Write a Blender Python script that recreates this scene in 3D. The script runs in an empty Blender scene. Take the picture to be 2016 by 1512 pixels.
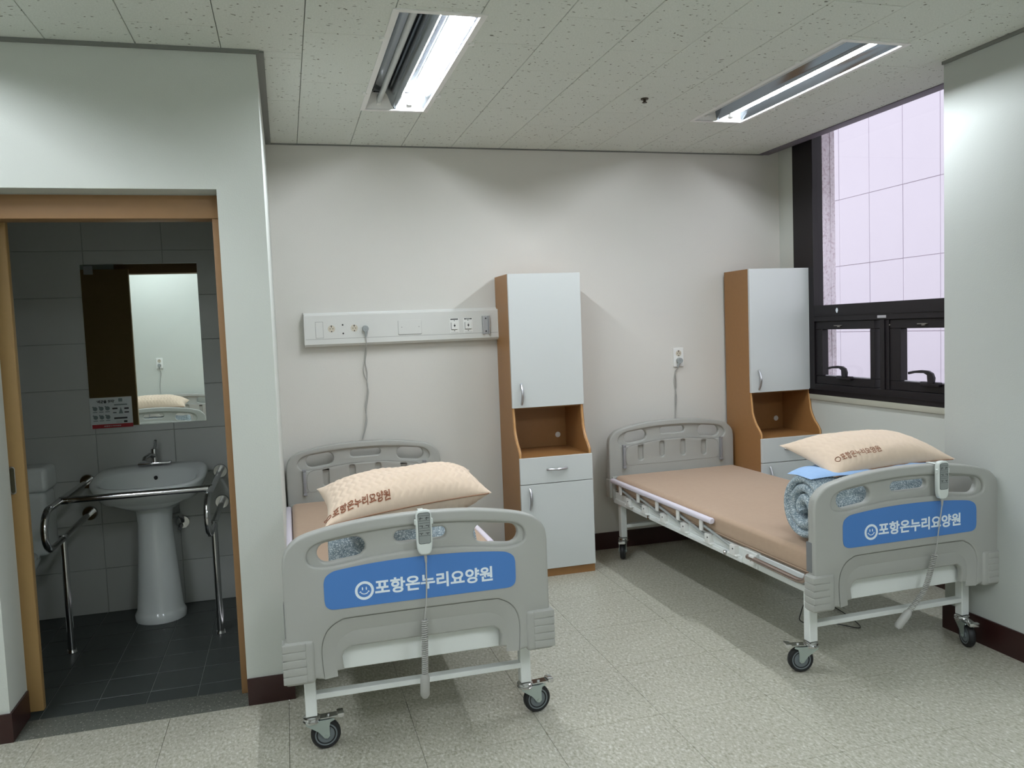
import bpy, bmesh, math, random
from mathutils import Vector, Matrix, noise as mnoise
random.seed(7)
PI = math.pi
SC = bpy.context.scene
COL = SC.collection

# ------------------------------------------------------------------ camera
cam_d = bpy.data.cameras.new('camera'); cam = bpy.data.objects.new('camera', cam_d); COL.objects.link(cam)
yaw, pitch, roll = map(math.radians, (15.4939, 3.9098, 2.2369))
fw = Vector((math.sin(yaw)*math.cos(pitch), math.cos(yaw)*math.cos(pitch), -math.sin(pitch)))
rt = Vector((math.cos(yaw), -math.sin(yaw), 0)); dn = fw.cross(rt)
r2 = rt*math.cos(roll)+dn*math.sin(roll); d2 = -rt*math.sin(roll)+dn*math.cos(roll)
cam.matrix_world = Matrix(((r2.x, -d2.x, -fw.x, 0), (r2.y, -d2.y, -fw.y, 0), (r2.z, -d2.z, -fw.z, 1.47), (0, 0, 0, 1)))
cam_d.sensor_width = 36; cam_d.lens = 1589.93/2016*36; cam_d.clip_start = 0.02; cam_d.clip_end = 200
SC.camera = cam

# ------------------------------------------------------------------ light and exposure
TUBE_POWER = 78.0
REAR_POWER = 44.0
SKY_POWER = 0.66
w = bpy.data.worlds.new('sky'); SC.world = w; w.use_nodes = True
bg = w.node_tree.nodes['Background']; bg.inputs[0].default_value = (0.87, 0.87, 0.93, 1); bg.inputs[1].default_value = SKY_POWER
SC.view_settings.view_transform = 'Standard'; SC.view_settings.look = 'None'
SC.view_settings.exposure = 1.30; SC.view_settings.gamma = 1.0; SC.view_settings.use_curve_mapping = False
SC.cycles.use_denoising = True
SC.cycles.max_bounces = 10; SC.cycles.diffuse_bounces = 6; SC.cycles.glossy_bounces = 5
SC.cycles.transparent_max_bounces = 12; SC.cycles.caustics_reflective = False; SC.cycles.caustics_refractive = False
SC.cycles.sample_clamp_indirect = 6.0

# ------------------------------------------------------------------ materials
def lin(c):
    return tuple((x/255/12.92 if x/255 <= .04045 else ((x/255+.055)/1.055)**2.4) for x in c)
MATS = {}
def mat(name, rgb, rough=.5, metal=0., var=0., vscale=8., bump=0., bscale=60., spec=.5, emit=0., pos=False, coat=0.):
    if name in MATS: return MATS[name]
    m = bpy.data.materials.new(name); m.use_nodes = True; nt = m.node_tree; b = nt.nodes['Principled BSDF']
    c = lin(rgb)+(1,)
    b.inputs['Base Color'].default_value = c; b.inputs['Roughness'].default_value = rough
    b.inputs['Metallic'].default_value = metal; b.inputs['Specular IOR Level'].default_value = spec
    if coat: b.inputs['Coat Weight'].default_value = coat; b.inputs['Coat Roughness'].default_value = .1
    if emit:
        b.inputs['Emission Color'].default_value = c; b.inputs['Emission Strength'].default_value = emit
    if var or bump:
        if pos: co = nt.nodes.new('ShaderNodeNewGeometry').outputs['Position']
        else: co = nt.nodes.new('ShaderNodeTexCoord').outputs['Object']
    if var:
        n = nt.nodes.new('ShaderNodeTexNoise'); n.inputs['Scale'].default_value = vscale; n.inputs['Detail'].default_value = 5
        nt.links.new(co, n.inputs['Vector'])
        mx = nt.nodes.new('ShaderNodeMix'); mx.data_type = 'RGBA'
        mx.inputs[6].default_value = tuple(max(0, x*(1-var)) for x in c[:3])+(1,)
        mx.inputs[7].default_value = tuple(min(1, x*(1+var)) for x in c[:3])+(1,)
        nt.links.new(n.outputs['Fac'], mx.inputs[0]); nt.links.new(mx.outputs[2], b.inputs['Base Color'])
    if bump:
        n2 = nt.nodes.new('ShaderNodeTexNoise'); n2.inputs['Scale'].default_value = bscale; n2.inputs['Detail'].default_value = 3
        nt.links.new(co, n2.inputs['Vector'])
        bp = nt.nodes.new('ShaderNodeBump'); bp.inputs['Strength'].default_value = bump; bp.inputs['Distance'].default_value = .002
        nt.links.new(n2.outputs['Fac'], bp.inputs['Height']); nt.links.new(bp.outputs[0], b.inputs['Normal'])
    MATS[name] = m
    return m
def N(nt, t, **kw):
    n = nt.nodes.new(t)
    for k, v in kw.items(): setattr(n, k, v)
    return n
def ramp(nt, stops, interp='LINEAR'):
    r = nt.nodes.new('ShaderNodeValToRGB'); r.color_ramp.interpolation = interp
    e = r.color_ramp.elements
    while len(e) < len(stops): e.new(0.5)
    for i, (p, c) in enumerate(stops):
        e[i].position = p; e[i].color = (lin(c) if len(c) == 3 else c)+(1,) if len(c) == 3 else c
    return r

WALLB = mat('wallpaper_back_shading_tint', (208, 206, 200), .75, var=.02, vscale=3, bump=.25, bscale=220, pos=True)  # one wallpaper; camera shading tint of the back wall put into its colour
WALLS = mat('wallpaper_side_shading_tint', (199, 203, 197), .75, var=.02, vscale=3, bump=.25, bscale=220, pos=True)  # same wallpaper with the greener shading of the other walls in its colour
BASE = mat('baseboard_vinyl', (50, 24, 22), .35, var=.08, vscale=20, pos=True)
WHITE = mat('white_plastic', (226, 227, 224), .4)
PANELW = mat('service_panel_white', (206, 207, 203), .45)
STEELW = mat('white_powder_steel', (222, 226, 224), .35)
RAILP = mat('rail_white_lilac', (222, 216, 228), .35)
GREY = mat('bed_board_grey', (164, 165, 160), .45, var=.02, vscale=300, bump=.12, bscale=900)
GREYD = mat('bed_board_dark_grey', (120, 122, 124), .45)
ZINC = mat('zinc_plate', (178, 190, 186), .38, metal=.75)
CHROME = mat('chrome', (215, 215, 215), .12, metal=1.)
CHROMD = mat('polished_steel', (190, 190, 190), .14, metal=1.)
GUARD = mat('guard_tube_brown_reflection', (176, 158, 150), .25, metal=.9)  # chrome tube, its brownish reflection put into the base colour
BLACK = mat('black_rubber', (24, 25, 27), .55)
HUB = mat('wheel_hub_grey', (110, 118, 122), .5)
DOORW = mat('cabinet_door_white', (202, 206, 205), .5, bump=.05, bscale=400)
WOOD = mat('cabinet_beech_board', (154, 111, 66), .45, var=.07, vscale=40)
WOODE = mat('cabinet_edge_band', (205, 158, 104), .4)
NICKEL = mat('satin_nickel', (195, 195, 198), .3, metal=1.)
DOORB = mat('sliding_door_veneer', (162, 130, 82), .5, var=.06, vscale=30)
JAMB = mat('door_frame_veneer', (150, 114, 76), .5, var=.06, vscale=30)
BLUE = mat('label_blue', (72, 124, 192), .4)
LWHITE = mat('label_white', (226, 236, 244), .45)
INK = mat('dark_ink', (22, 22, 24), .6)
BROWNT = mat('brown_thread', (132, 80, 54), .8)
REMW = mat('remote_shell', (208, 214, 210), .4)
REMK = mat('remote_keypad', (138, 144, 142), .5)
CORDG = mat('grey_cord', (168, 168, 164), .5)
CORDD = mat('dark_cord', (34, 34, 36), .5)
PORC = mat('white_porcelain', (224, 230, 229), .12, spec=.6)
FRAME = mat('window_frame_dark', (27, 23, 26), .45, spec=.35)
TRIMD = mat('curtain_box_metal', (110, 104, 116), .5)
CEDGE = mat('ceiling_edge_strip', (120, 122, 118), .6)
SLOTM = mat('socket_recess', (196, 188, 170), .5)
FLAPB = mat('duvet_lining_blue', (150, 182, 222), .85, var=.05, vscale=60)
OUTW = mat('outdoor_panel', (232, 228, 236), .8, var=.015, vscale=4, pos=True)
OUTJ = mat('outdoor_joint', (196, 186, 196), .8)
REFL = mat('lamp_reflector', (140, 148, 156), .12, metal=1.)
LAMPW = mat('lamp_housing_white', (228, 228, 226), .5)
TUBEOFF = mat('unlit_tube', (200, 204, 204), .35)
SPR = mat('sprinkler_metal', (70, 60, 50), .4, metal=.6)
POSTW = mat('poster_paper', (200, 206, 206), .6)
POSTR = mat('poster_red', (150, 24, 34), .6)
POSTG = mat('poster_drawing_grey', (110, 122, 122), .6)
GROUT = mat('tile_grout_dark', (158, 164, 158), .8)
GROUTL = mat('tile_grout_light', (160, 163, 160), .8)
DUCT = mat('plain_painted_steel', (205, 205, 203), .6)

def m_tube(nm='lit_tube', pw_=None):
    m = mat(nm, (236, 250, 255), .5, emit=1.)
    m.node_tree.nodes['Principled BSDF'].inputs['Emission Color'].default_value = (.946, 1.0, 1.067, 1)
    m.node_tree.nodes['Principled BSDF'].inputs['Emission Strength'].default_value = pw_ or TUBE_POWER
    return m
LIT = m_tube(); LITB = m_tube('lit_tube_rear_fill', REAR_POWER)  # rear lamps burn both tubes as added fill from behind the camera

def m_ceiling():
    m = bpy.data.materials.new('fissured_ceiling_tile'); m.use_nodes = True; nt = m.node_tree; b = nt.nodes['Principled BSDF']
    b.inputs['Roughness'].default_value = .9
    g = N(nt, 'ShaderNodeNewGeometry')
    mp = N(nt, 'ShaderNodeMapping'); mp.inputs['Scale'].default_value = (1, 1.6, 1); nt.links.new(g.outputs['Position'], mp.inputs['Vector'])
    nw = N(nt, 'ShaderNodeTexNoise'); nw.inputs['Scale'].default_value = 25; nt.links.new(mp.outputs[0], nw.inputs['Vector'])
    va = N(nt, 'ShaderNodeVectorMath', operation='MULTIPLY_ADD'); va.inputs[1].default_value = (.05, .05, 0)
    nt.links.new(nw.outputs['Color'], va.inputs[0]); nt.links.new(mp.outputs[0], va.inputs[2])
    v = N(nt, 'ShaderNodeTexVoronoi'); v.inputs['Scale'].default_value = 42; nt.links.new(va.outputs[0], v.inputs['Vector'])
    r = ramp(nt, [(0., (0, 0, 0, 1)), (.15, (0, 0, 0, 1)), (.25, (1, 1, 1, 1))]); nt.links.new(v.outputs['Distance'], r.inputs[0])
    # keep only part of the pits
    sp = N(nt, 'ShaderNodeSeparateColor'); nt.links.new(v.outputs['Color'], sp.inputs[0])
    th = N(nt, 'ShaderNodeMath', operation='GREATER_THAN'); th.inputs[1].default_value = .36; nt.links.new(sp.outputs[0], th.inputs[0])
    mxx = N(nt, 'ShaderNodeMath', operation='MAXIMUM'); nt.links.new(r.outputs[0], mxx.inputs[0]); nt.links.new(th.outputs[0], mxx.inputs[1])
    n = N(nt, 'ShaderNodeTexNoise'); n.inputs['Scale'].default_value = 160; nt.links.new(g.outputs['Position'], n.inputs['Vector'])
    r3 = ramp(nt, [(.3, (206, 211, 204)), (.7, (219, 223, 217))]); nt.links.new(n.outputs['Fac'], r3.inputs[0])
    mx = N(nt, 'ShaderNodeMix', data_type='RGBA'); mx.inputs[6].default_value = lin((112, 111, 100))+(1,)
    nt.links.new(mxx.outputs[0], mx.inputs[0]); nt.links.new(r3.outputs[0], mx.inputs[7]); nt.links.new(mx.outputs[2], b.inputs['Base Color'])
    bp = N(nt, 'ShaderNodeBump'); bp.inputs['Distance'].default_value = .002; bp.inputs['Strength'].default_value = .5
    nt.links.new(mxx.outputs[0], bp.inputs['Height']); nt.links.new(bp.outputs[0], b.inputs['Normal'])
    return m
CEIL = m_ceiling()

def m_chip(name, cols, scale, stretch, rough, spec=.5, warp=.05):
    m = bpy.data.materials.new(name); m.use_nodes = True; nt = m.node_tree; b = nt.nodes['Principled BSDF']
    b.inputs['Roughness'].default_value = rough; b.inputs['Specular IOR Level'].default_value = spec
    g = N(nt, 'ShaderNodeNewGeometry')
    mp = N(nt, 'ShaderNodeMapping'); mp.inputs['Scale'].default_value = stretch; mp.inputs['Rotation'].default_value = (0, 0, .5)
    nt.links.new(g.outputs['Position'], mp.inputs['Vector'])
    n = N(nt, 'ShaderNodeTexNoise'); n.inputs['Scale'].default_value = scale; n.inputs['Detail'].default_value = 6
    n.inputs['Roughness'].default_value = .62; n.inputs['Distortion'].default_value = warp
    nt.links.new(mp.outputs[0], n.inputs['Vector'])
    r = ramp(nt, [(.33+.34*i/(len(cols)-1), c) for i, c in enumerate(cols)]); nt.links.new(n.outputs['Fac'], r.inputs[0])
    n2 = N(nt, 'ShaderNodeTexNoise'); n2.inputs['Scale'].default_value = 2.2; nt.links.new(g.outputs['Position'], n2.inputs['Vector'])
    hs = N(nt, 'ShaderNodeHueSaturation'); mr = N(nt, 'ShaderNodeMapRange'); mr.inputs[3].default_value = .93; mr.inputs[4].default_value = 1.07
    nt.links.new(n2.outputs['Fac'], mr.inputs[0]); nt.links.new(mr.outputs[0], hs.inputs['Value']); nt.links.new(r.outputs[0], hs.inputs['Color'])
    nt.links.new(hs.outputs[0], b.inputs['Base Color'])
    return m
FLOORM = m_chip('speckled_vinyl_tile', [(142, 140, 122), (170, 168, 152), (184, 182, 169), (209, 208, 200)], 105, (1, .55, 1), .28, .45, .4)
GRANITE = m_chip('granite_threshold', [(44, 46, 44), (106, 108, 100), (84, 88, 82), (168, 166, 156)], 105, (1, .7, 1), .5, .4)
PILAST = m_chip('speckled_granite_cladding', [(200, 178, 188), (230, 220, 228), (240, 232, 238), (246, 240, 246)], 60, (1, 1, 1), .7, .3)
BTILE = mat('bathroom_floor_tile', (62, 67, 65), .45, var=.12, vscale=14, pos=True)
WTILE = mat('bathroom_wall_tile', (186, 189, 186), .25, var=.02, vscale=3, pos=True)

def m_mirror():
    m = mat('mirror_silver', (225, 232, 228), .0, metal=1.)
    return m
MIRROR = m_mirror()
def m_glass():
    m = bpy.data.materials.new('window_glass'); m.use_nodes = True; nt = m.node_tree
    for n in list(nt.nodes): nt.nodes.remove(n)
    o = N(nt, 'ShaderNodeOutputMaterial'); t = N(nt, 'ShaderNodeBsdfTransparent'); t.inputs[0].default_value = (.94, .93, .95, 1)
    g = N(nt, 'ShaderNodeBsdfGlossy'); g.inputs['Roughness'].default_value = .02
    lw = N(nt, 'ShaderNodeLayerWeight'); lw.inputs[0].default_value = .5
    pw_ = N(nt, 'ShaderNodeMath', operation='POWER'); pw_.inputs[1].default_value = 4.5; nt.links.new(lw.outputs['Facing'], pw_.inputs[0])
    f = N(nt, 'ShaderNodeMath', operation='MULTIPLY_ADD'); f.inputs[1].default_value = .9; f.inputs[2].default_value = .03; nt.links.new(pw_.outputs[0], f.inputs[0])
    mx = N(nt, 'ShaderNodeMixShader'); nt.links.new(f.outputs[0], mx.inputs[0]); nt.links.new(t.outputs[0], mx.inputs[1]); nt.links.new(g.outputs[0], mx.inputs[2])
    nt.links.new(mx.outputs[0], o.inputs[0]); return m
GLASS = m_glass()

def m_fabric(name, rgb, var=.05, weave=700, rough=.95, bump=.3):
    m = mat(name, rgb, rough, var=var, vscale=35, bump=bump, bscale=weave, spec=.2)
    m.node_tree.nodes['Principled BSDF'].inputs['Sheen Weight'].default_value = .15
    return m
MATT = m_fabric('mattress_cover_tan', (180, 155, 133))
PILL = m_fabric('quilted_pillow_beige', (214, 194, 173))
def m_floral():
    m = bpy.data.materials.new('duvet_small_floral'); m.use_nodes = True; nt = m.node_tree; b = nt.nodes['Principled BSDF']
    b.inputs['Roughness'].default_value = .95
    tc = N(nt, 'ShaderNodeTexCoord')
    v = N(nt, 'ShaderNodeTexVoronoi', feature='DISTANCE_TO_EDGE'); v.inputs['Scale'].default_value = 95
    nn = N(nt, 'ShaderNodeTexNoise'); nn.inputs['Scale'].default_value = 50
    va = N(nt, 'ShaderNodeVectorMath', operation='MULTIPLY_ADD'); va.inputs[1].default_value = (.04, .04, .04)
    nt.links.new(tc.outputs['Object'], nn.inputs['Vector']); nt.links.new(nn.outputs['Color'], va.inputs[0]); nt.links.new(tc.outputs['Object'], va.inputs[2])
    nt.links.new(va.outputs[0], v.inputs['Vector'])
    r = ramp(nt, [(0, (104, 122, 134)), (.1, (154, 169, 177)), (.25, (198, 208, 212)), (.6, (214, 221, 224))]); nt.links.new(v.outputs['Distance'], r.inputs[0])
    nt.links.new(r.outputs[0], b.inputs['Base Color'])
    return m
FLORAL = m_floral()

# ------------------------------------------------------------------ mesh helpers
def fin(me, ang=35):
    for p in me.polygons: p.use_smooth = True
    try: me.set_sharp_from_angle(angle=math.radians(ang))
    except Exception: pass
def obj(name, bm, m, parent=None, loc=None, rot=None, ang=35):
    if isinstance(bm, bpy.types.Mesh): me = bm
    else:
        me = bpy.data.meshes.new(name); bmesh.ops.recalc_face_normals(bm, faces=bm.faces[:]); bm.to_mesh(me); bm.free()
    me.name = name
    if not me.materials: me.materials.append(m)
    fin(me, ang)
    o = bpy.data.objects.new(name, me); COL.objects.link(o)
    if parent: o.parent = parent
    if loc: o.location = loc
    if rot: o.rotation_euler = rot
    return o
def tag(o, label=None, cat=None, group=None, kind=None):
    if label: o['label'] = label
    if cat: o['category'] = cat
    if group: o['group'] = group
    if kind: o['kind'] = kind
    return o
def thing(name, label, cat, loc=(0, 0, 0), rz=0, group=None):
    o = bpy.data.objects.new(name, None); COL.objects.link(o); o.location = loc; o.rotation_euler = (0, 0, rz)
    o.empty_display_size = .1
    return tag(o, label, cat, group)
def struct(name, bm, m, label=None, parent=None):
    o = obj(name, bm, m, parent)
    if not parent: o['kind'] = 'structure'
    if label: o['label'] = label
    return o
def copy_tree(o, parent=None):
    c = o.copy(); COL.objects.link(c); c.parent = parent
    for ch in list(o.children): copy_tree(ch, c)
    return c
def B(): return bmesh.new()
def box(bm, x0, x1, y0, y1, z0, z1, bev=0., seg=2):
    x0, x1 = min(x0, x1), max(x0, x1); y0, y1 = min(y0, y1), max(y0, y1); z0, z1 = min(z0, z1), max(z0, z1)
    mtx = Matrix.Translation(((x0+x1)/2, (y0+y1)/2, (z0+z1)/2)) @ Matrix.Diagonal((x1-x0, y1-y0, z1-z0, 1))
    r = bmesh.ops.create_cube(bm, size=1, matrix=mtx)
    if bev > 0:
        es = list({e for v in r['verts'] for e in v.link_edges})
        bmesh.ops.bevel(bm, geom=es, offset=bev, segments=seg, profile=.6, affect='EDGES', clamp_overlap=True)
    return bm
def cyl(bm, p0, p1, r0, r1=None, seg=20, cap=True):
    p0, p1 = Vector(p0), Vector(p1); d = p1-p0; L = d.length
    q = d.to_track_quat('Z', 'Y').to_matrix().to_4x4()
    bmesh.ops.create_cone(bm, cap_ends=cap, cap_tris=False, segments=seg, radius1=r0, radius2=r0 if r1 is None else r1, depth=L,
                          matrix=Matrix.Translation((p0+p1)/2) @ q)
    return bm
def tube(bm, pts, r, seg=10, closed=False, cap=True):
    P = [Vector(p) for p in pts]; n = len(P); rings = []
    rr = r if isinstance(r, (list, tuple)) else [r]*n
    T = []
    for i in range(n):
        a = P[(i-1) % n] if (closed or i > 0) else P[i]; b = P[(i+1) % n] if (closed or i < n-1) else P[i]
        T.append((b-a).normalized())
    up = Vector((0, 0, 1)) if abs(T[0].z) < .9 else Vector((1, 0, 0))
    nrm = (up - T[0]*up.dot(T[0])).normalized()
    for i in range(n):
        nrm = (nrm - T[i]*nrm.dot(T[i])).normalized(); bi = T[i].cross(nrm)
        rings.append([bm.verts.new(P[i]+(nrm*math.cos(2*PI*k/seg)+bi*math.sin(2*PI*k/seg))*rr[i]) for k in range(seg)])
    m = n if closed else n-1
    for i in range(m):
        a, b = rings[i], rings[(i+1) % n]
        for k in range(seg): bm.faces.new((a[k], a[(k+1) % seg], b[(k+1) % seg], b[k]))
    if cap and not closed:
        bm.faces.new(rings[0][::-1]); bm.faces.new(rings[-1])
    return bm
def arc_pts(c, r, a0, a1, n, plane='yz', x=0.):
    out = []
    for i in range(n+1):
        a = a0+(a1-a0)*i/n; u, v = c[0]+r*math.cos(a), c[1]+r*math.sin(a)
        out.append({'yz': (x, u, v), 'xz': (u, x, v), 'xy': (u, v, x)}[plane])
    return out
def lathe(bm, prof, c=(0, 0, 0), seg=32, sx=1., sy=1.):
    rings = []
    for r, z in prof:
        rings.append([bm.verts.new((c[0]+r*sx*math.cos(2*PI*k/seg), c[1]+r*sy*math.sin(2*PI*k/seg), c[2]+z)) for k in range(seg)])
    for a, b in zip(rings, rings[1:]):
        for k in range(seg): bm.faces.new((a[k], a[(k+1) % seg], b[(k+1) % seg], b[k]))
    bm.faces.new(rings[0][::-1]); bm.faces.new(rings[-1])
    return bm
def smooth_poly(pts, closed=True, n=4):
    """Catmull-Rom resample"""
    out = []; L = len(pts)
    for i in range(L if closed else L-1):
        g = lambda k: Vector(pts[k % L]) if closed else Vector(pts[max(0, min(L-1, k))])
        p0, p1, p2, p3 = g(i-1), g(i), g(i+1), g(i+2)
        for j in range(n):
            t = j/n
            out.append(.5*((2*p1)+(-p0+p2)*t+(2*p0-5*p1+4*p2-p3)*t*t+(-p0+3*p1-3*p2+p3)*t**3))
    if not closed: out.append(Vector(pts[-1]))
    return [tuple(v) for v in out]
def rrect(x0, x1, z0, z1, r, n=5):
    out = []
    for cx, cz, a in ((x1-r, z1-r, 0), (x0+r, z1-r, PI/2), (x0+r, z0+r, PI), (x1-r, z0+r, 1.5*PI)):
        for i in range(n+1): out.append((cx+r*math.cos(a+PI/2*i/n), cz+r*math.sin(a+PI/2*i/n)))
    return out
def capsule(cx, cz, hl, hr, tilt, n=8):
    out = []
    for i in range(n+1): a = -PI/2+PI*i/n; out.append((hl-hr+hr*math.cos(a), hr*math.sin(a)))
    for i in range(n+1): a = PI/2+PI*i/n; out.append((-(hl-hr)+hr*math.cos(a), hr*math.sin(a)))
    c, s = math.cos(tilt), math.sin(tilt)
    return [(cx+x*c-z*s, cz+x*s+z*c) for x, z in out]
def plate(loops, y0, y1, bev=0., bseg=3, fill=True):
    """2-D loops in (x,z) with holes, thickened between y0 and y1 -> Mesh"""
    cu = bpy.data.curves.new('c', 'CURVE'); cu.dimensions = '2D'; cu.fill_mode = 'BOTH'
    for lp in loops:
        s = cu.splines.new('POLY'); s.points.add(len(lp)-1)
        for p, q in zip(s.points, lp): p.co = (q[0], q[1], 0, 1)
        s.use_cyclic_u = True
    t = abs(y1-y0); cu.extrude = t/2-bev; cu.bevel_depth = bev; cu.bevel_resolution = bseg-1; cu.offset = -bev
    o = bpy.data.objects.new('c', cu); COL.objects.link(o)
    dg = bpy.context.evaluated_depsgraph_get(); me = bpy.data.meshes.new_from_object(o.evaluated_get(dg))
    bpy.data.objects.remove(o); bpy.data.curves.remove(cu)
    me.transform(Matrix(((1, 0, 0, 0), (0, 0, -1, (y0+y1)/2), (0, 1, 0, 0), (0, 0, 0, 1))))
    return me
def bm_of(*meshes):
    bm = bmesh.new()
    for me in meshes: bm.from_mesh(me); bpy.data.meshes.remove(me)
    bmesh.ops.remove_doubles(bm, verts=bm.verts[:], dist=1e-5)
    return bm
def text_mesh(s, size=1., offset=.0, extrude=0.):
    cu = bpy.data.curves.new('t', 'FONT'); cu.body = s; cu.size = size; cu.offset = offset; cu.extrude = extrude
    o = bpy.data.objects.new('t', cu); COL.objects.link(o)
    dg = bpy.context.evaluated_depsgraph_get(); me = bpy.data.meshes.new_from_object(o.evaluated_get(dg))
    bpy.data.objects.remove(o); bpy.data.curves.remove(cu)
    return me
def fit_text(s, x0, x1, z0, z1, y, bold=.02, extrude=0.):
    """text laid in the x-z plane facing -y, stretched into the box"""
    me = text_mesh(s, 1., bold, extrude); xs = [v.co.x for v in me.vertices]; ys = [v.co.y for v in me.vertices]
    ax, bx, ay, by = min(xs), max(xs), min(ys), max(ys)
    for v in me.vertices:
        v.co = ((x0+(v.co.x-ax)/(bx-ax)*(x1-x0)), y-v.co.z*.02, z0+(v.co.y-ay)/(by-ay)*(z1-z0))
    return me
NAME = '포항온누리요양원'

H = 2.58       # ceiling height
YB = 4.89      # back wall
# ------------------------------------------------------------------ structure: walls
struct('wall_back', box(B(), -2.3, 3.5, YB, YB+.15, -.05, 2.9), WALLB)
bm = B(); box(bm, -.225, -.05, 3.34, 3.46, 0, H+.1); box(bm, -3.2, -1.07, 3.34, 3.55, 0, H+.1); box(bm, -1.07, -.225, 3.34, 3.46, 2.05, H+.1)
box(bm, -1.07, -.05, 3.46, 3.55, 2.046, H+.1); box(bm, -.20, -.05, 3.46, YB, 0, H+.1)
struct('wall_bathroom', bm, WALLS)
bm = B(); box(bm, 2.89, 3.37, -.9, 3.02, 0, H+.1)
struct('wall_right', bm, mat('wallpaper_hotspot_dimmed', (184, 188, 184), .8, var=.02, vscale=3, bump=.25, bscale=220, pos=True, spec=.25))  # same wallpaper, colour darkened to hold down the nearby lamp's hot spot
bm = B(); box(bm, 3.30, 3.42, 3.02, YB, 0, .97); box(bm, 3.30, 3.42, 4.716, YB, .97, 2.9); box(bm, 3.30, 3.42, 3.02, 4.716, 2.78, 2.9)
struct('wall_window', bm, WALLS)
struct('wall_front', box(B(), -3.4, 3.5, -.91, -.76, -.05, H+.1), WALLS)
struct('wall_left', box(B(), -3.35, -3.2, -.76, 3.55, -.05, H+.1), WALLS)
# baseboards
bt = .008
bm = B(); box(bm, -.05+bt, 3.30, YB-bt, YB, 0, .11); struct('baseboard_back', bm, BASE)
bm = B(); box(bm, -.225, -.05+bt, 3.34-bt, 3.34, 0, .11, .002); box(bm, -.05, -.05+bt, 3.34, YB-bt, 0, .11); struct('baseboard_left', bm, BASE)
bm = B(); box(bm, -3.2, -1.07+bt, 3.34-bt, 3.34, 0, .11); box(bm, -1.07, -1.07+bt, 3.34, 3.54, 0.002, .11); struct('baseboard_bathroom', bm, BASE)
bm = B(); box(bm, 2.89-bt, 2.89, -.76, 3.02+bt, 0, .12); box(bm, 2.89, 3.30, 3.02, 3.02+bt, 0, .12); box(bm, 3.30-bt, 3.30, 3.03, YB-bt, 0, .11)
struct('baseboard_right', bm, BASE)
struct('baseboard_front', box(B(), -3.2, 2.882, -.76, -.76+bt, 0, .11), BASE)
# window sill ledge under the frame
struct('trim_1', box(B(), 3.288, 3.302, 3.03, 4.73, .935, .972, .002), mat('sill_paint', (178, 178, 164), .6), 'narrow beige ledge under the dark window frame')
# ceiling edge strips
e = .012
bm = B(); box(bm, -.05, 3.18, YB-e, YB, H-.006, H+.0); struct('trim_2', bm, CEDGE)
bm = B(); box(bm, -3.2, -.05+e, 3.34-e, 3.34, H-.014, H); box(bm, -.05, -.05+.03, 3.34, YB-e, H-.008, H); struct('trim_3', bm, CEDGE)
bm = B(); box(bm, 2.89-e, 2.89, -.76, 3.02, H-.014, H); struct('trim_4', bm, CEDGE)
bm = B(); box(bm, 3.150, 3.225, 3.02, YB, H-.004, H+.05, .001); struct('trim_5', bm, TRIMD, 'dark metal edge of the curtain recess along the window')

# ------------------------------------------------------------------ ceiling with fissured tiles
ceiling = struct('ceiling', box(B(), -3.4, 3.5, -.9, YB, H+.19, H+.25), DUCT)
bm = B(); box(bm, -3.2, 3.15, -.76, 2.2, H, H+.02)
FIX = [(.435, 2.855), (2.235, 2.855)]      # lamps in view (left x, near y)
FIXB = [(-1.60, 1.70), (.435, -.35), (2.235, -.35), (-1.60, -.55)]
# back part of the ceiling (behind the camera): sheets with openings for the lamps
bm.free(); bm = B()
XE = -1.079
for a_, b_ in ((-3.2, -1.60), (-1.30, XE)): box(bm, a_, b_, -.76, 3.36, H, H+.02)
box(bm, -1.60, -1.30, -.76, -.55, H, H+.02); box(bm, -1.60, -1.30, .70, 1.70, H, H+.02); box(bm, -1.60, -1.30, 2.95, 3.36, H, H+.02)
for a_, b_ in ((XE, .435), (.735, 2.235), (2.535, 3.15)): box(bm, a_, b_, -.76, 2.2, H, H+.02)
for fx, fy in FIXB[1:3]:
    box(bm, fx, fx+.30, -.76, fy, H, H+.02); box(bm, fx, fx+.30, fy+1.25, 2.2, H, H+.02)
obj('ceiling_sheet', bm, CEIL, ceiling)
tile_cache = {}
def ceil_tile(x0, x1, y0, y1):
    w_, l_ = round(x1-x0-.0025, 4), round(y1-y0-.0025, 4)
    if w_ < .01 or l_ < .01: return
    k = (w_, l_)
    if k not in tile_cache:
        t = B(); box(t, -w_/2, w_/2, -l_/2, l_/2, 0, .015, .0015, 1)
        me = bpy.data.meshes.new('ceiling_tile'); t.to_mesh(me); t.free(); me.materials.append(CEIL); fin(me); tile_cache[k] = me
    o = bpy.data.objects.new('ceiling_tile', tile_cache[k]); COL.objects.link(o); o.parent = ceiling
    o.location = ((x0+x1)/2, (y0+y1)/2, H+random.uniform(0, .0008))
gx0 = .125
for c in range(-4, 11):
    x0, x1 = gx0+.301*c, gx0+.301*(c+1)
    off = 3.11 if c % 2 == 0 else 2.81
    x1c = min(x1, 3.15)
    for k in range(-3, 4):
        y0, y1 = off+.6*k, off+.6*(k+1)
        y0, y1 = max(y0, 2.2), min(y1, YB)
        if x1 <= -.02: y1 = min(y1, 3.36)
        if y1-y0 < .02: continue
        xa = x0
        if x0 < -.05 < x1 and y1 > 3.36:
            if y0 < 3.34: ceil_tile(x0, x1c, y0, 3.34); y0 = 3.34
            xa = -.05
        done = False
        for fx, fy in FIX:
            if xa < fx+.15 < x1 and y1 > fy and y0 < fy+1.25:
                if y0 < fy: ceil_tile(xa, x1c, y0, fy)
                if y1 > fy+1.25: ceil_tile(xa, x1c, fy+1.25, y1)
                done = True
        if not done: ceil_tile(xa, x1c, y0, y1)

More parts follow.
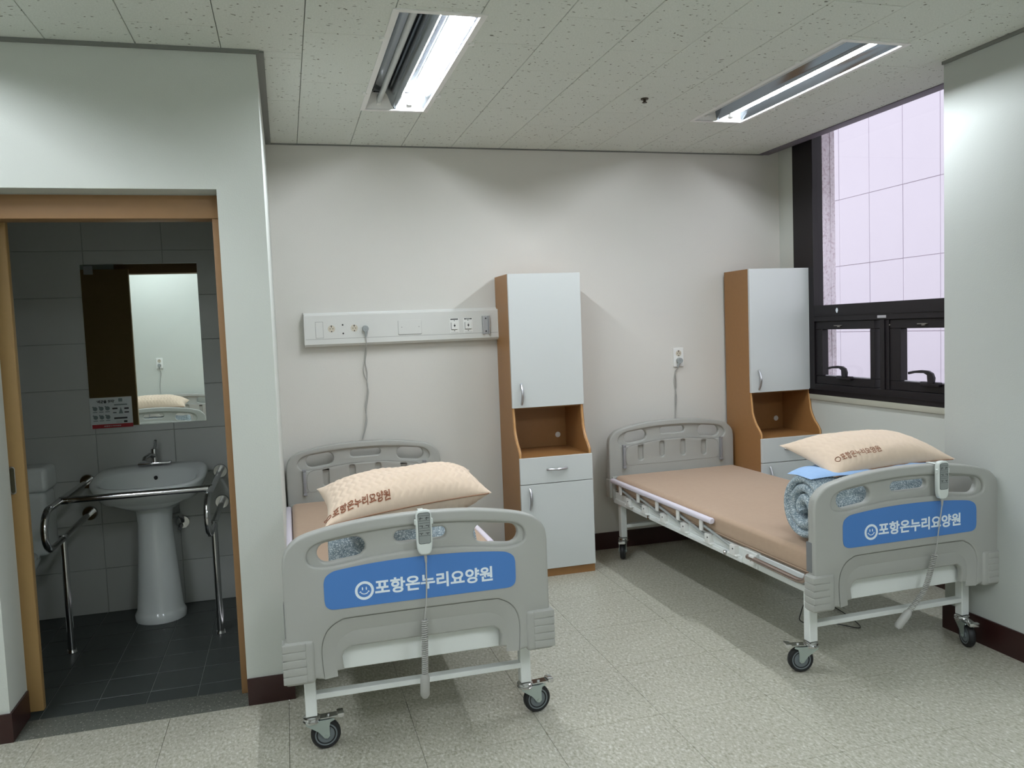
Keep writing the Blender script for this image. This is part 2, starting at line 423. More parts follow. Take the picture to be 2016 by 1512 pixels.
# ------------------------------------------------------------------ floor with vinyl tiles
floor = struct('floor', box(B(), -3.4, 3.5, -.9, 3.335, -.06, -.004), GROUT)
box_bm = B(); box(box_bm, -.05, 3.3, 3.335, YB, -.06, -.004); obj('floor_slab', box_bm, mat('floor_joint_dark', (96, 92, 80), .8), floor)
floor.data.materials.clear(); floor.data.materials.append(MATS['floor_joint_dark'])
fcache = {}
def floor_tile(x0, x1, y0, y1):
    k = (round(x1-x0, 4), round(y1-y0, 4))
    if k[0] < .01 or k[1] < .01: return
    if k not in fcache:
        t = B(); g = .0008; box(t, -k[0]/2+g, k[0]/2-g, -k[1]/2+g, k[1]/2-g, -.004, 0)
        me = bpy.data.meshes.new('floor_tile'); t.to_mesh(me); t.free(); me.materials.append(FLOORM); fcache[k] = me
    o = bpy.data.objects.new('floor_tile', fcache[k]); COL.objects.link(o); o.parent = floor; o.location = ((x0+x1)/2, (y0+y1)/2, 0)
S = .45
for i in range(-3, 8):
    for j in range(-1, 6):
        x0, x1 = -.068+S*i, -.068+S*(i+1); y0, y1 = 2.256+S*j, 2.256+S*(j+1)
        y1 = min(y1, YB); 
        if x1 <= -.04 or (x0 < -.05 and y0 >= 3.335): 
            if y0 >= 3.335 and x1 < 0: continue
            y1 = min(y1, 3.335)
        xr = 3.30 if y0 >= 3.02 else 2.89
        if y0 < 3.02 < y1 and x1 > 2.89: xr = 3.3
        if x0 >= xr: continue
        floor_tile(x0, min(x1, xr), y0, y1)
bm = B(); box(bm, -3.2, 2.89, -.76, 1.806, -.004, 0); box(bm, -3.2, -1.418, 1.806, 3.335, -.004, 0)
obj('floor_sheet', bm, FLOORM, floor)

# granite threshold
struct('trim_6', box(B(), -1.07, -.225, 3.335, 3.507, -.06, 0, .002), GRANITE, 'speckled grey granite threshold of the bathroom doorway')

# ------------------------------------------------------------------ bathroom shell
bfloor = struct('floor', box(B(), -2.2, -.2, 3.507, YB, -.08, -.024), GROUT, 'bathroom floor of small dark square tiles')
t = B(); box(t, -.098, .098, -.098, .098, -.004, 0, .001, 1); tme = bpy.data.meshes.new('floor_tile'); t.to_mesh(tme); t.free(); tme.materials.append(BTILE)
for i in range(9):
    for j in range(7):
        cx, cy = -.343-.199*i, 3.57+.2015*j
        if cx < -2.1 or cy > 4.85: continue
        o = bpy.data.objects.new('floor_tile', tme); COL.objects.link(o); o.parent = bfloor; o.location = (cx, cy, -.02+random.uniform(-.0004, .0004))
bw = struct('wall_bath_back', box(B(), -2.2, -.2, YB-.016, YB-.001, -.05, 2.4), GROUTL)
t = B(); box(t, -.1988, .1988, -.006, 0, -.1238, .1238, .001, 1); wme = bpy.data.meshes.new('wall_tile'); t.to_mesh(wme); t.free(); wme.materials.append(WTILE)
for i in range(5):
    for j in range(10):
        o = bpy.data.objects.new('wall_tile', wme); COL.objects.link(o); o.parent = bw
        o.location = (-.433-.4*i, YB-.016+random.uniform(-.0003, .0003), .105+.25*j)
struct('wall_bath_left', box(B(), -2.3, -2.2, 3.5, YB, -.05, 2.5), WTILE)
struct('ceiling', box(B(), -2.3, -.2, 3.5, YB, 2.4, 2.45), mat('bathroom_ceiling', (190, 190, 190), .7), 'low plain bathroom ceiling')
# door header and jamb veneer
struct('trim_7', box(B(), -1.12, -.225, 3.455, 3.56, 1.955, 2.046, .003), JAMB, 'brown wooden header of the bathroom doorway')
struct('trim_8', box(B(), -.257, -.225, 3.462, 3.56, 0, 1.955, .002), JAMB, 'brown wooden right jamb of the bathroom doorway')
bm = B(); box(bm, -2.05, -1.022, 3.57, 3.605, .006, 1.985, .006, 3)
door = struct('door_1', bm, DOORB, 'light wooden sliding door pushed open to the left')
bm = bm_of(plate([rrect(-1.078, -1.056, .895, 1.005, .0105), rrect(-1.075, -1.059, .899, 1.001, .0078)], 3.566, 3.571, .0006))
obj('finger_pull', bm, NICKEL, door)
bm = bm_of(plate([rrect(-1.074, -1.06, .900, 1.0, .007)], 3.5685, 3.5705)); obj('pull_recess', bm, mat('pull_recess_dark', (88, 84, 66), .5, metal=.5), door)

# ------------------------------------------------------------------ window
win = bpy.data.objects.new('window_1', None); COL.objects.link(win); win['kind'] = 'structure'; win['label'] = 'tall dark framed window with two small opening panes below'
bm = B()
X0, X1 = 3.286, 3.36
box(bm, X0, X1, 4.508, 4.716, .97, 2.78, .002, 1)
box(bm, X0, X1, 3.02, 4.508, .97, 1.04, .002, 1)
box(bm, X0, X1, 3.02, 4.508, 1.44, 1.542, .002, 1)
box(bm, X0+.004, X1, 3.840, 3.914, 1.04, 1.44, .002, 1)
box(bm, X0-.004, X1, 3.868, 3.886, 1.04, 1.44, .001, 1)
box(bm, X0, X1, 3.02, 3.06, .97, 2.78)
box(bm, X0-.006, X0+.002, 3.03, 4.71, 1.0, 1.006); box(bm, X0-.005, X0+.002, 3.03, 4.508, 1.475, 1.481)
obj('window_frame', bm, FRAME, win)
def sash(ya, yb, pa, pb):
    bm = B(); x0, x1 = 3.297, 3.345
    box(bm, x0, x1, ya, yb, 1.04, 1.092, .003, 1); box(bm, x0, x1, ya, yb, 1.388, 1.44, .003, 1)
    box(bm, x0, x1, ya, pa, 1.092, 1.388, .003, 1); box(bm, x0, x1, pb, yb, 1.092, 1.388, .003, 1)
    s = obj('opening_sash', bm, FRAME, win)
    bm = B(); box(bm, 3.326, 3.330, pa-.004, pb+.004, 1.088, 1.392); obj('window_pane', bm, GLASS, s)
    bm = B(); box(bm, 3.322, 3.334, pa, pb, 1.092, 1.097); obj('glazing_bead', bm, mat('glazing_bead_pale', (200, 196, 206), .4), s)
    # cam handle: foot, stem and lever pointing left along the frame
    yc = pa+(pb-pa)*.5 if ya > 3.9 else 3.535
    bm = B(); box(bm, 3.272, 3.300, yc-.075, yc+.055, 1.078, 1.102, .006, 2)
    prof = [(yc-.045, 1.095), (yc-.05, 1.125), (yc-.038, 1.15), (yc-.01, 1.162), (yc+.04, 1.164), (yc+.095, 1.158), (yc+.135, 1.150), (yc+.133, 1.137),
            (yc+.09, 1.146), (yc+.02, 1.148), (yc-.002, 1.138), (yc-.006, 1.095)]
    pm = plate([prof], -.008, .008, .003, 2)
    pm.transform(Matrix(((0, 1, 0, 3.272), (1, 0, 0, 0), (0, 0, 1, 0), (0, 0, 0, 1))))
    hb = bm; hb.from_mesh(pm); bpy.data.meshes.remove(pm)
    obj('window_handle', hb, mat('handle_black', (26, 22, 28), .4), s)
    bm = B(); box(bm, 3.286, 3.297, yc+.02, yc+.09, 1.409, 1.414, .001, 1); box(bm, 3.288, 3.297, yc+.035, yc+.06, 1.402, 1.409, .001, 1)
    obj('stay_catch', bm, mat('catch_metal', (150, 146, 140), .4, metal=.6), s)
sash(3.965, 4.508, 4.004, 4.443)
sash(3.10, 3.862, 3.16, 3.758)
bm = B(); box(bm, 3.292, 3.298, 3.835, 3.875, 1.405, 1.413, .001, 1); obj('hinge_tab', bm, MATS['catch_metal'], win)
bm = B(); box(bm, 3.322, 3.326, 3.05, 4.515, 1.535, 2.79); obj('window_pane', bm, GLASS, win)
bm = bm_of(plate([smooth_poly([(0, -.016), (.009, -.004), (.009, .006), (0, .016), (-.009, .006), (-.009, -.004)], True, 3)], -.001, .001))
bm.transform(Matrix(((0, 1, 0, 3.2845), (1, 0, 0, 4.279), (0, 0, 1, 1.505), (0, 0, 0, 1)))); obj('drop_sticker', bm, LWHITE, win)
bm = B(); box(bm, 3.284, 3.287, 3.855, 3.925, 1.45, 1.465); obj('frame_sticker', bm, mat('sticker_grey', (170, 168, 172), .5), win)

# outdoors: cladding reveal beside the window and the panelled wall across
bm = B(); box(bm, 3.42, 3.452, 4.505, 5.4, -.2, 5); box(bm, 3.361, 3.43, 4.508, 4.72, -.2, 2.9)
struct('wall_outside', bm, PILAST, 'speckled pinkish granite cladding just outside the window')
bw2 = thing('building', 'pale panelled building wall seen through the window', 'building', (7.2, 8.7, 0))
obj('wall', box(B(), .012, .2, -3.4, 5.2, -.2, 7), OUTJ, bw2)
for i in range(-5, 7):
    for j in range(0, 8):
        ya = 9.31-.577*(i+1)-8.7; zc = 3.01+.877*(j-3)
        if ya < -3.4 or j == 4: continue
        hp_ = 1.75 if j == 3 else .873; kk = 'p%d' % (j == 3)
        k = B(); box(k, 0, .012, .004, .573, .004, hp_, .002, 1)
        if kk not in tile_cache:
            me = bpy.data.meshes.new('facade_panel'); k.to_mesh(me); me.materials.append(OUTW); tile_cache[kk] = me
        k.free()
        o = bpy.data.objects.new('facade_panel', tile_cache[kk]); COL.objects.link(o); o.parent = bw2; o.location = (random.uniform(-.002, .002), ya, zc)
struct('ground', box(B(), 3.5, 14, -6, 16, -.4, -.2), mat('yard_concrete', (170, 168, 170), .8, var=.05, vscale=2), 'pale concrete yard outside the window')

# ------------------------------------------------------------------ ceiling lights
def ceiling_light(name_label, fx, fy, both=False):
    t = thing('ceiling_light', name_label, 'ceiling light', (fx, fy, H))
    W, L, D = .30, 1.25, .085
    bm = B()                                         # flange
    f = .018
    box(bm, -f, .006, -f, L+f, -.004, .003, .001, 1); box(bm, W-.006, W+f, -f, L+f, -.004, .003, .001, 1)
    box(bm, .006, W-.006, -f, .006, -.004, .003, .001, 1); box(bm, .006, W-.006, L-.006, L+f, -.004, .003, .001, 1)
    obj('flange', bm, LAMPW, t)
    bm = B()
    box(bm, 0, .002, 0, L, 0, D); box(bm, W-.002, W, 0, L, 0, D); box(bm, 0, W, 0, .002, 0, D); box(bm, 0, W, L-.002, L, 0, D); box(bm, 0, W, 0, L, D, D+.002)
    obj('housing', bm, REFL, t)
    prof = [(.003, .0), (.016, .022), (.034, .062), (.045, .072), (.100, .072), (.112, .060), (.134, .018), (.148, .006), (.152, .006), (.166, .018), (.188, .060), (.200, .072), (.255, .072), (.266, .062), (.284, .022), (.297, 0)]
    bm = B(); a = [bm.verts.new((x, .004, z)) for x, z in prof]; b = [bm.verts.new((x, L-.004, z)) for x, z in prof]
    for i in range(len(prof)-1): bm.faces.new((a[i], a[i+1], b[i+1], b[i]))
    obj('reflector', bm, REFL, t, ang=50)
    for yy, s in ((.004, 1), (L-.004, -1)):
        bm = B()
        for xa, xb in ((.004, .146), (.154, .296)):
            v = [bm.verts.new(p) for p in ((xa, yy, .001), (xb, yy, .001), (xb-.03, yy+s*.045, .07), (xa+.03, yy+s*.045, .07))]
            bm.faces.new(v)
        obj('end_plate', bm, LAMPW, t)
    for xt, m_, nm, lab in ((.072, LITB if both else TUBEOFF, 'fluorescent_tube', 'lit white fluorescent tube' if both else 'unlit grey fluorescent tube'), (.222, LITB if both else LIT, 'fluorescent_tube', 'lit white fluorescent tube')):
        bm = B(); cyl(bm, (xt, .045, .036), (xt, L-.045, .036), .0135, seg=16); o = obj(nm, bm, m_, t); o['label'] = lab
        for ya in (.016, L-.044):
            bm = B(); box(bm, xt-.012, xt+.012, ya, ya+.028, .016, .072, .003, 1); obj('lamp_holder', bm, WHITE, t)
    for xs_, yy in ((-.022, .27), (-.022, .98), (W+.022, .27), (W+.022, .98)):
        bm = B(); cyl(bm, (xs_, yy, -.008), (xs_, yy, 0.0), .011, .013, 14); obj('lamp_clip', bm, WHITE, t)
    return t
ceiling_light('recessed ceiling light over the left bed, one tube lit', *FIX[0])
ceiling_light('recessed ceiling light over the right bed beside the window', *FIX[1])
ceiling_light('recessed ceiling light left of the view in front of the bathroom wall', *FIXB[0], True)
ceiling_light('recessed ceiling light behind the viewer, the middle one', *FIXB[1], True)
ceiling_light('recessed ceiling light added behind the viewer at left to brighten the mirrored wall', *FIXB[3], True)  # unseen lamp added to brighten the wall reflected in the mirror
ceiling_light('recessed ceiling light behind the viewer, the right one', *FIXB[2], True)
spk = thing('sprinkler', 'small dark sprinkler head in the ceiling between the two lights', 'sprinkler', (1.775, 3.743, H))
bm = B(); cyl(bm, (0, 0, -.006), (0, 0, 0), .018, .02, 20); obj('escutcheon', bm, SPR, spk)
bm = B(); cyl(bm, (0, 0, -.018), (0, 0, -.006), .007, .007, 10); cyl(bm, (0, 0, -.021), (0, 0, -.018), .012, .012, 16); obj('deflector', bm, SPR, spk)

# ------------------------------------------------------------------ beds
TOPL = [(.466, .70), (.460, .742), (.440, .772), (.405, .797), (.345, .814), (.26, .829), (.155, .840), (0, .845)]
def arch(s=1., d=0.):
    r = [(x*s, z-d) for x, z in TOPL]
    return r + [(-x, z) for x, z in r[-2::-1]]      # right to left over the top
HOLES = [capsule(-.268, .740, .082, .035, .11), capsule(.287*.97, .740, .082, .035, -.11), capsule(.006, .764, .092, .020, 0.)]
GROOVE = [(.345, .30), (.350, .38), (.345, .43), (.325, .470), (.285, .496), (.22, .503), (-.22, .503), (-.285, .496), (-.325, .470), (-.345, .43), (-.350, .38), (-.345, .30)]
OPENING = [(.278, .325), (.283, .365), (.275, .385), (.255, .398), (-.255, .398), (-.275, .385), (-.283, .365), (-.278, .325)]

def caster(rz, par, x, y):
    bm = B()
    ob = bm
    for sy in (-1, 1):      # fork cheeks
        prof = [(-.022, .108), (.030, .108), (.075, .112), (.078, .106), (.062, .1), (.058, .085), (.058, .050), (.050, .042), (.040, .044), (.020, .070), (-.022, .100)]
        pm = plate([prof], sy*.0215-.0012, sy*.0215+.0012); ob.from_mesh(pm); bpy.data.meshes.remove(pm)
    box(ob, -.022, .070, -.0225, .0225, .1065, .110)
    cyl(ob, (.046, -.0255, .052), (.046, .0255, .052), .006, seg=10)
    c = obj('caster', ob, ZINC, par, (x, y, 0), (0, 0, rz))
    bm = B()
    prof = [(.030, -.013), (.048, -.014), (.052, -.009), (.0528, 0), (.052, .009), (.048, .014), (.030, .013)]
    rings = []
    for r, yy in prof: rings.append([bm.verts.new((.046+r*math.cos(2*PI*k/36), yy, .0528+r*math.sin(2*PI*k/36))) for k in range(36)])
    for a, b in zip(rings, rings[1:]):
        for k in range(36): bm.faces.new((a[k], a[(k+1) % 36], b[(k+1) % 36], b[k]))
    obj('tyre', bm, BLACK, c)
    bm = B(); prof = [(.004, -.0165), (.014, -.016), (.016, -.012), (.033, -.011), (.035, -.0145), (.039, -.0145), (.040, -.011), (.040, .011), (.039, .0145), (.035, .0145), (.033, .011), (.016, .012), (.014, .016), (.004, .0165)]
    rings = []
    for r, yy in prof: rings.append([bm.verts.new((.046+r*math.cos(2*PI*k/36), yy, .0528+r*math.sin(2*PI*k/36))) for k in range(36)])
    for a, b in zip(rings, rings[1:]):
        for k in range(36): bm.faces.new((a[k], a[(k+1) % 36], b[(k+1) % 36], b[k]))
    bm.faces.new(rings[0]); bm.faces.new(rings[-1]); obj('wheel_hub', bm, HUB, c)
    bm = B(); lathe(bm, [(.010, .127), (.022, .127), (.030, .122), (.0315, .116), (.027, .112), (.0315, .109), (.030, .104), (.010, .102)], (0, 0, 0), 26); obj('swivel_head', bm, CHROME, c)
    bm = B(); box(bm, .026, .094, -.018, .018, .113, .118, .001, 1); box(bm, .088, .112, -.021, .021, .109, .125, .004, 2); cyl(bm, (.056, 0, .118), (.056, 0, .123), .006, seg=8)
    obj('brake_pedal', bm, CHROME, c)
    return c

def make_bed(label, loc, rz, casters):
    t = thing('hospital_bed', label, 'bed', loc, rz, None)
    outer = arch()+[(-.466, .44), (-.455, .315), (-.345, .303), (-.335, .315), (-.278, .320)]+OPENING[::-1][1:-1]+[(.278, .320), (.335, .315), (.345, .303), (.455, .315), (.466, .44)]
    base = plate([smooth_poly(arch(), False, 3)+outer[len(arch()):]]+HOLES, .014, .044, .008)
    band = [(-.372, .700), (-.383, .735), (-.36, .765), (-.30, .781), (-.155, .797), (0, .803), (.155, .797), (.30, .781), (.36, .765), (.383, .735), (.372, .700), (.3, .688), (.155, .708), (0, .713), (-.155, .708), (-.3, .688)]
    front = plate([smooth_poly(arch(), False, 3)+[(-.466, .44), (-.455, .315), (-.37, .306)]+smooth_poly(GROOVE[::-1], False, 3)+[(.37, .306), (.455, .315), (.466, .44)],
                   smooth_poly(band, True, 3)], 0, .030, .009, 4)
    fb = bm_of(base, front)
    G1 = smooth_poly(GROOVE, False, 3); G2 = smooth_poly([(x*(.30/.345) if abs(x) > .3 else x*(.26/.30), z if z < .31 else (z-.30)*(.150/.203)+.30) for x, z in GROOVE], False, 3)
    va = [fb.verts.new((x, .0035, z)) for x, z in G1]; vb = [fb.verts.new((x, .0150, z)) for x, z in G2]
    for i in range(len(va)-1): fb.faces.new((va[i], va[i+1], vb[i+1], vb[i]))
    obj('footboard', fb, GREY, t)
    # blue name plate
    lab = smooth_poly([(.342, .632), (.336, .653), (.316, .668), (.28, .676), (.15, .687), (0, .691), (-.15, .687), (-.275, .676), (-.308, .668), (-.327, .653), (-.333, .632)], False, 4)+smooth_poly([(-.333, .575), (-.329, .555), (-.315, .543), (-.295, .540)], False, 4)+smooth_poly([(.304, .540), (.324, .543), (.338, .555), (.342, .575)], False, 4)
    nb = obj('name_plate', plate([lab], -.0022, .001), BLUE, t)
    bm = bm_of(plate([[(-.198+.0322*math.cos(a*PI/24), .594+.0322*math.sin(a*PI/24)) for a in range(48)], [(-.198+.0235*math.cos(a*PI/24), .594+.0235*math.sin(a*PI/24)) for a in range(48)]], -.0034, -.0020))
    for sx in (-1, 1):
        pm = plate([[(-.198+sx*.0065+.0022*math.cos(a*PI/8), .601+.0058*math.sin(a*PI/8)) for a in range(16)]], -.0034, -.0020); bm.from_mesh(pm); bpy.data.meshes.remove(pm)
        pm = plate([capsule(-.198+sx*.0145, .5905, .0035, .0011, sx*-.5)], -.0034, -.0020); bm.from_mesh(pm); bpy.data.meshes.remove(pm)
    sm = [(-.198+.0150*math.cos(a), .5935+.0130*math.sin(a)) for a in [PI+.25+(PI-.5)*i/12 for i in range(13)]]
    sm2 = [(-.198+.0130*math.cos(a), .5945+.0110*math.sin(a)) for a in [PI+.25+(PI-.5)*i/12 for i in range(13)]]
    pm = plate([sm+sm2[::-1]], -.0034, -.0020); bm.from_mesh(pm); bpy.data.meshes.remove(pm)
    obj('smile_emblem', bm, LWHITE, nb)
    obj('lettering', fit_text(NAME, -.162, .256, .573, .627, -.0030, .030, .02), LWHITE, nb)
    # corner bumpers
    for sx in (-1, 1):
        bm = B(); box(bm, sx*.374, sx*.478, -.008, .058, .294, .446, .018, 4)
        bu = obj('corner_bumper', bm, GREY, t)
        for k in range(5):
            bm = B(); box(bm, sx*.402, sx*.4808, -.0105, .050, .3035+.0275*k, .3295+.0275*k, .0042, 3); obj('bumper_rib', bm, GREY, bu)
        # dark grey side strip on the board edge
        bm = B(); box(bm, sx*.455, sx*.4685, .018, .052, .452, .575, .004, 2); obj('edge_strip', bm, GREYD, t)
    # headboard
    sc = .966
    ho = [(x*sc, z) for x, z in arch()]
    HH = [[((x)*sc, z+.012) for x, z in h] for h in HOLES]
    slots = [capsule(-.228+.152*k, .648-.002*k*0+.01*(1 if k in (1, 2) else 0), .052, .0165, PI/2+.0) for k in range(4)]
    b1 = plate([smooth_poly(ho, False, 3)+[(-.45, .37), (.45, .37)]]+HH, 2.035, 2.068, .008)
    inner = [(.36, .70), (.385, .735), (.36, .772), (.30, .788), (.155, .803), (0, .808), (-.155, .803), (-.30, .788), (-.36, .772), (-.385, .735), (-.36, .70), (-.3, .696), (-.155, .716), (0, .722), (.155, .716), (.3, .696)]
    b2 = plate([smooth_poly(ho, False, 3)+[(-.45, .37), (.45, .37)], smooth_poly(inner, True, 3)]+slots, 2.022, 2.045, .008, 3)
    hb = obj('headboard', bm_of(b1, b2), GREY, t)
    # raised field outline
    fo = [(-.335, .60), (-.335, .655), (-.315, .690), (-.26, .703), (-.12, .722), (0, .727), (.12, .722), (.26, .703), (.315, .690), (.335, .655), (.335, .60), (.322, .578), (.29, .572), (-.29, .572), (-.322, .578)]
    bm = B(); tube(bm, [(x, 2.0215, z) for x, z in smooth_poly(fo, True, 3)], .0016, 6, closed=True); obj('field_groove', bm, mat('groove_shadow_grey', (160, 160, 156), .5), hb)
    for sx in (-1, 1):
        bm = B(); box(bm, sx*.35-.008, sx*.35+.008, 2.006, 2.024, .555, .705, .003, 2); box(bm, sx*.35-.011, sx*.35+.011, 2.004, 2.02, .692, .706, .002, 1); box(bm, sx*.35-.011, sx*.35+.011, 2.004, 2.02, .553, .567, .002, 1)
        obj('hook_rail', bm, mat('hook_rail_grey', (150, 152, 156), .4, metal=.3), hb)
        bm = B(); box(bm, sx*.395, sx*.457, 2.012, 2.078, .37, .492, .01, 3); obj('corner_bumper', bm, GREY, t)
    bm = B(); box(bm, -.44, .44, 2.0, 2.024, .36, .508, .008, 2); obj('mattress_stop', bm, GREY, t)
    # frame
    bm = B()
    for sx in (-1, 1):
        box(bm, sx*.392, sx*.43, .07, 2.02, .340, .372, .003, 1)
        box(bm, sx*.400, sx*.424, .07, 2.02, .372, .412, .003, 1)
        box(bm, sx*.38, sx*.438, .44, .56, .345, .418, .004, 1)
        box(bm, sx*.38, sx*.442, .56, 1.72, .345, .366, .003, 1)
    obj('side_beam', bm, STEELW, t)
    bm = B(); box(bm, -.40, .40, .055, .085, .306, .405, .003, 1); obj('end_beam', bm, STEELW, t)
    bm = B(); box(bm, -.40, .40, 1.97, 2.0, .33, .405, .003, 1); obj('end_beam', bm, STEELW, t)
    for sx in (-1, 1):
        for yy in (.105, 1.945):
            bm = B(); box(bm, sx*.376, sx*.416, yy, yy+.04, .128, .345, .003, 1); obj('leg', bm, STEELW, t)
            bm = B(); box(bm, sx*.382, sx*.410, yy+.006, yy+.034, .124, .130); obj('leg_cap', bm, CHROMD, t)
    for yy in (.106, 1.946):
        bm = B(); box(bm, -.378, .378, yy, yy+.038, .188, .208, .002, 1); obj('cross_bar', bm, STEELW, t)
    bm = B()
    box(bm, -.37, .37, .07, 2.0, .395, .407)
    obj('deck', bm, STEELW, t)
    # folded side rails
    for sx in (-1, 1):
        r = obj('side_rail', plate([rrect(-.016, .016, -.014, .016, .013)], 0, 1.19, .006), RAILP, t)
        r.location = (sx*.448, .80, .488)
        for yc in (.905, 1.145, 1.385, 1.625, 1.872):
            bm = B(); box(bm, -.006, .006, yc-.014-.8, yc+.014-.8, .420-.488, -.012, .003, 1); obj('rail_clip', bm, WHITE, r)
            bm = B(); cyl(bm, (-sx*.012, yc+.005-.8, .447-.488), (-sx*.012, yc-.262-.8, .398-.488), .0075, seg=10)
            obj('folding_link', bm, mat('link_grey', (178, 184, 184), .35, metal=.4), r)
        for yc in (.626, .853, 1.097, 1.329, 1.558, 1.772):
            bm = B(); box(bm, sx*.422, sx*.450, yc-.022, yc+.022, .366, .415, .004, 2)
            box(bm, sx*.422, sx*.450, yc-.04, yc+.04, .364, .374, .003, 1); rk = obj('link_bracket', bm, WHITE, t)
            bm = B(); cyl(bm, (sx*.448, yc-.008, .399), (sx*.4515, yc-.008, .399), .004, seg=10); obj('pin', bm, INK, rk)
        for yb_, zb_, rb_, xb_ in ((1.503, .358, .011, .449), (.692, .362, .011, .449), (.461, .387, .013, .455)):
            bm = B(); cyl(bm, (sx*.44, yb_, zb_), (sx*xb_, yb_, zb_), rb_, seg=16); cyl(bm, (sx*xb_, yb_, zb_), (sx*(xb_+.003), yb_, zb_), rb_*.5, seg=6); obj('bolt', bm, CHROME, t)
        bm = B(); tube(bm, [(sx*.447, .50, .392), (sx*.447, .30, .390), (sx*.447, .14, .388), (sx*.447, .11, .392), (sx*.447, .085, .404), (sx*.447, .072, .432)], .0115, 12)
        obj('guard_tube', bm, GUARD, t)
        bm = B(); box(bm, sx*.436, sx*.456, .442, .482, .366, .408, .005, 2); obj('guard_clamp', bm, WHITE, t)
    for (x, y, rz_) in casters: caster(rz_, t, x, y)
    return t
C1 = [(-.396, .125, .05), (.396, .125, .10), (-.396, 1.965, .4), (.396, 1.965, 2.)]
C2 = [(-.396, .125, PI-.25), (.396, .125, -PI/2-.35), (-.396, 1.965, -2.1), (.396, 1.965, .3)]
BED1 = ((.41, 2.765, 0), 0.)
a2 = math.atan2(.05, 2.07)
BED2 = ((2.432, 2.722, 0), a2)
BED3 = ((-1.262, 1.34, 0), PI)
def place(P, x, y, z=0):
    (lx, ly, lz), rz = P; c, s = math.cos(rz), math.sin(rz)
    return Vector((lx+x*c-y*s, ly+x*s+y*c, z))
make_bed('grey hospital bed at the left, against the bathroom wall', *BED1, C1)
make_bed('grey hospital bed at the right, beside the window wall', *BED2, C2)
make_bed('grey hospital bed across the room, seen only in the bathroom mirror', *BED3, C1)

# mattresses
def make_mattress(P, label):
    t = thing('mattress', label, 'mattress', P[0], P[1])
    bm = B(); X, Y0, Y1, Z0, Z1 = .428, .062, 2.0, .413, .519
    nx, ny = 44, 130
    def top(x, y):
        return Z1 + .0012*math.sin(x*90)*math.sin(y*95)+.002*mnoise.noise(Vector((x*4, y*4, 1)))
    grid = []
    pts_per = []
    # section across: rounded rectangle, scalloped
    def section(y, k):
        out = []
        n = 24
        ends = min(1, min(y-Y0, Y1-y)/.03)
        rr = .028*max(.05, math.sqrt(max(0, 1-(1-ends)**2)))
        hx = X-.022*(1-math.sqrt(max(0, 1-(1-ends)**2))) + .0022*abs(math.sin(y*PI/.032))
        zt, zb = Z1-.02*(1-math.sqrt(max(0, 1-(1-ends)**2))), Z0+.015*(1-math.sqrt(max(0, 1-(1-ends)**2)))
        for i in range(nx+1):
            x = -hx+.028+(2*hx-.056)*i/nx; out.append((x, y, zt+.0010*math.sin(x*200)*math.sin(y*100)+.0022*mnoise.noise(Vector((x*5, y*5, 1)))))
        for i in range(1, 6): a = PI/2-PI/2*i/6; out.append((hx-.028+.028*math.cos(a), y, zt-.028+.028*math.sin(a)))
        for i in range(1, 4): out.append((hx-.001, y, zt-.028-(zt-zb-.04)*i/4))
        out.append((hx-.014, y, zb))
        out.append((-hx+.014, y, zb))
        for i in range(3, 0, -1): out.append((-hx+.001, y, zt-.028-(zt-zb-.04)*i/4))
        for i in range(5, 0, -1): a = PI/2-PI/2*i/6; out.append((-hx+.028-.028*math.cos(a), y, zt-.028+.028*math.sin(a)))
        return [bm.verts.new(p) for p in out]
    R_ = []
    for j in range(ny+1):
        s = j/ny; y = Y0+(Y1-Y0)*s; R_.append(section(y, j))
    for a, b in zip(R_, R_[1:]):
        n = len(a)
        for k in range(n): bm.faces.new((a[k], a[(k+1) % n], b[(k+1) % n], b[k]))
    bm.faces.new(R_[0]); bm.faces.new(R_[-1])
    obj('mattress_body', bm, MATT, t, ang=70)
    bm = B()
    for sx in (-1, 1):
        tube(bm, [(sx*(X+.0005), Y0+.03+(Y1-Y0-.06)*i/60, Z0+.018) for i in range(61)], .0028, 6)
    obj('piping', bm, MATT, t)
    return t
make_mattress(BED1, 'tan quilted mattress on the left bed')
make_mattress(BED2, 'tan quilted mattress lying open on the right bed')
make_mattress(BED3, 'tan mattress on the bed behind the viewer')

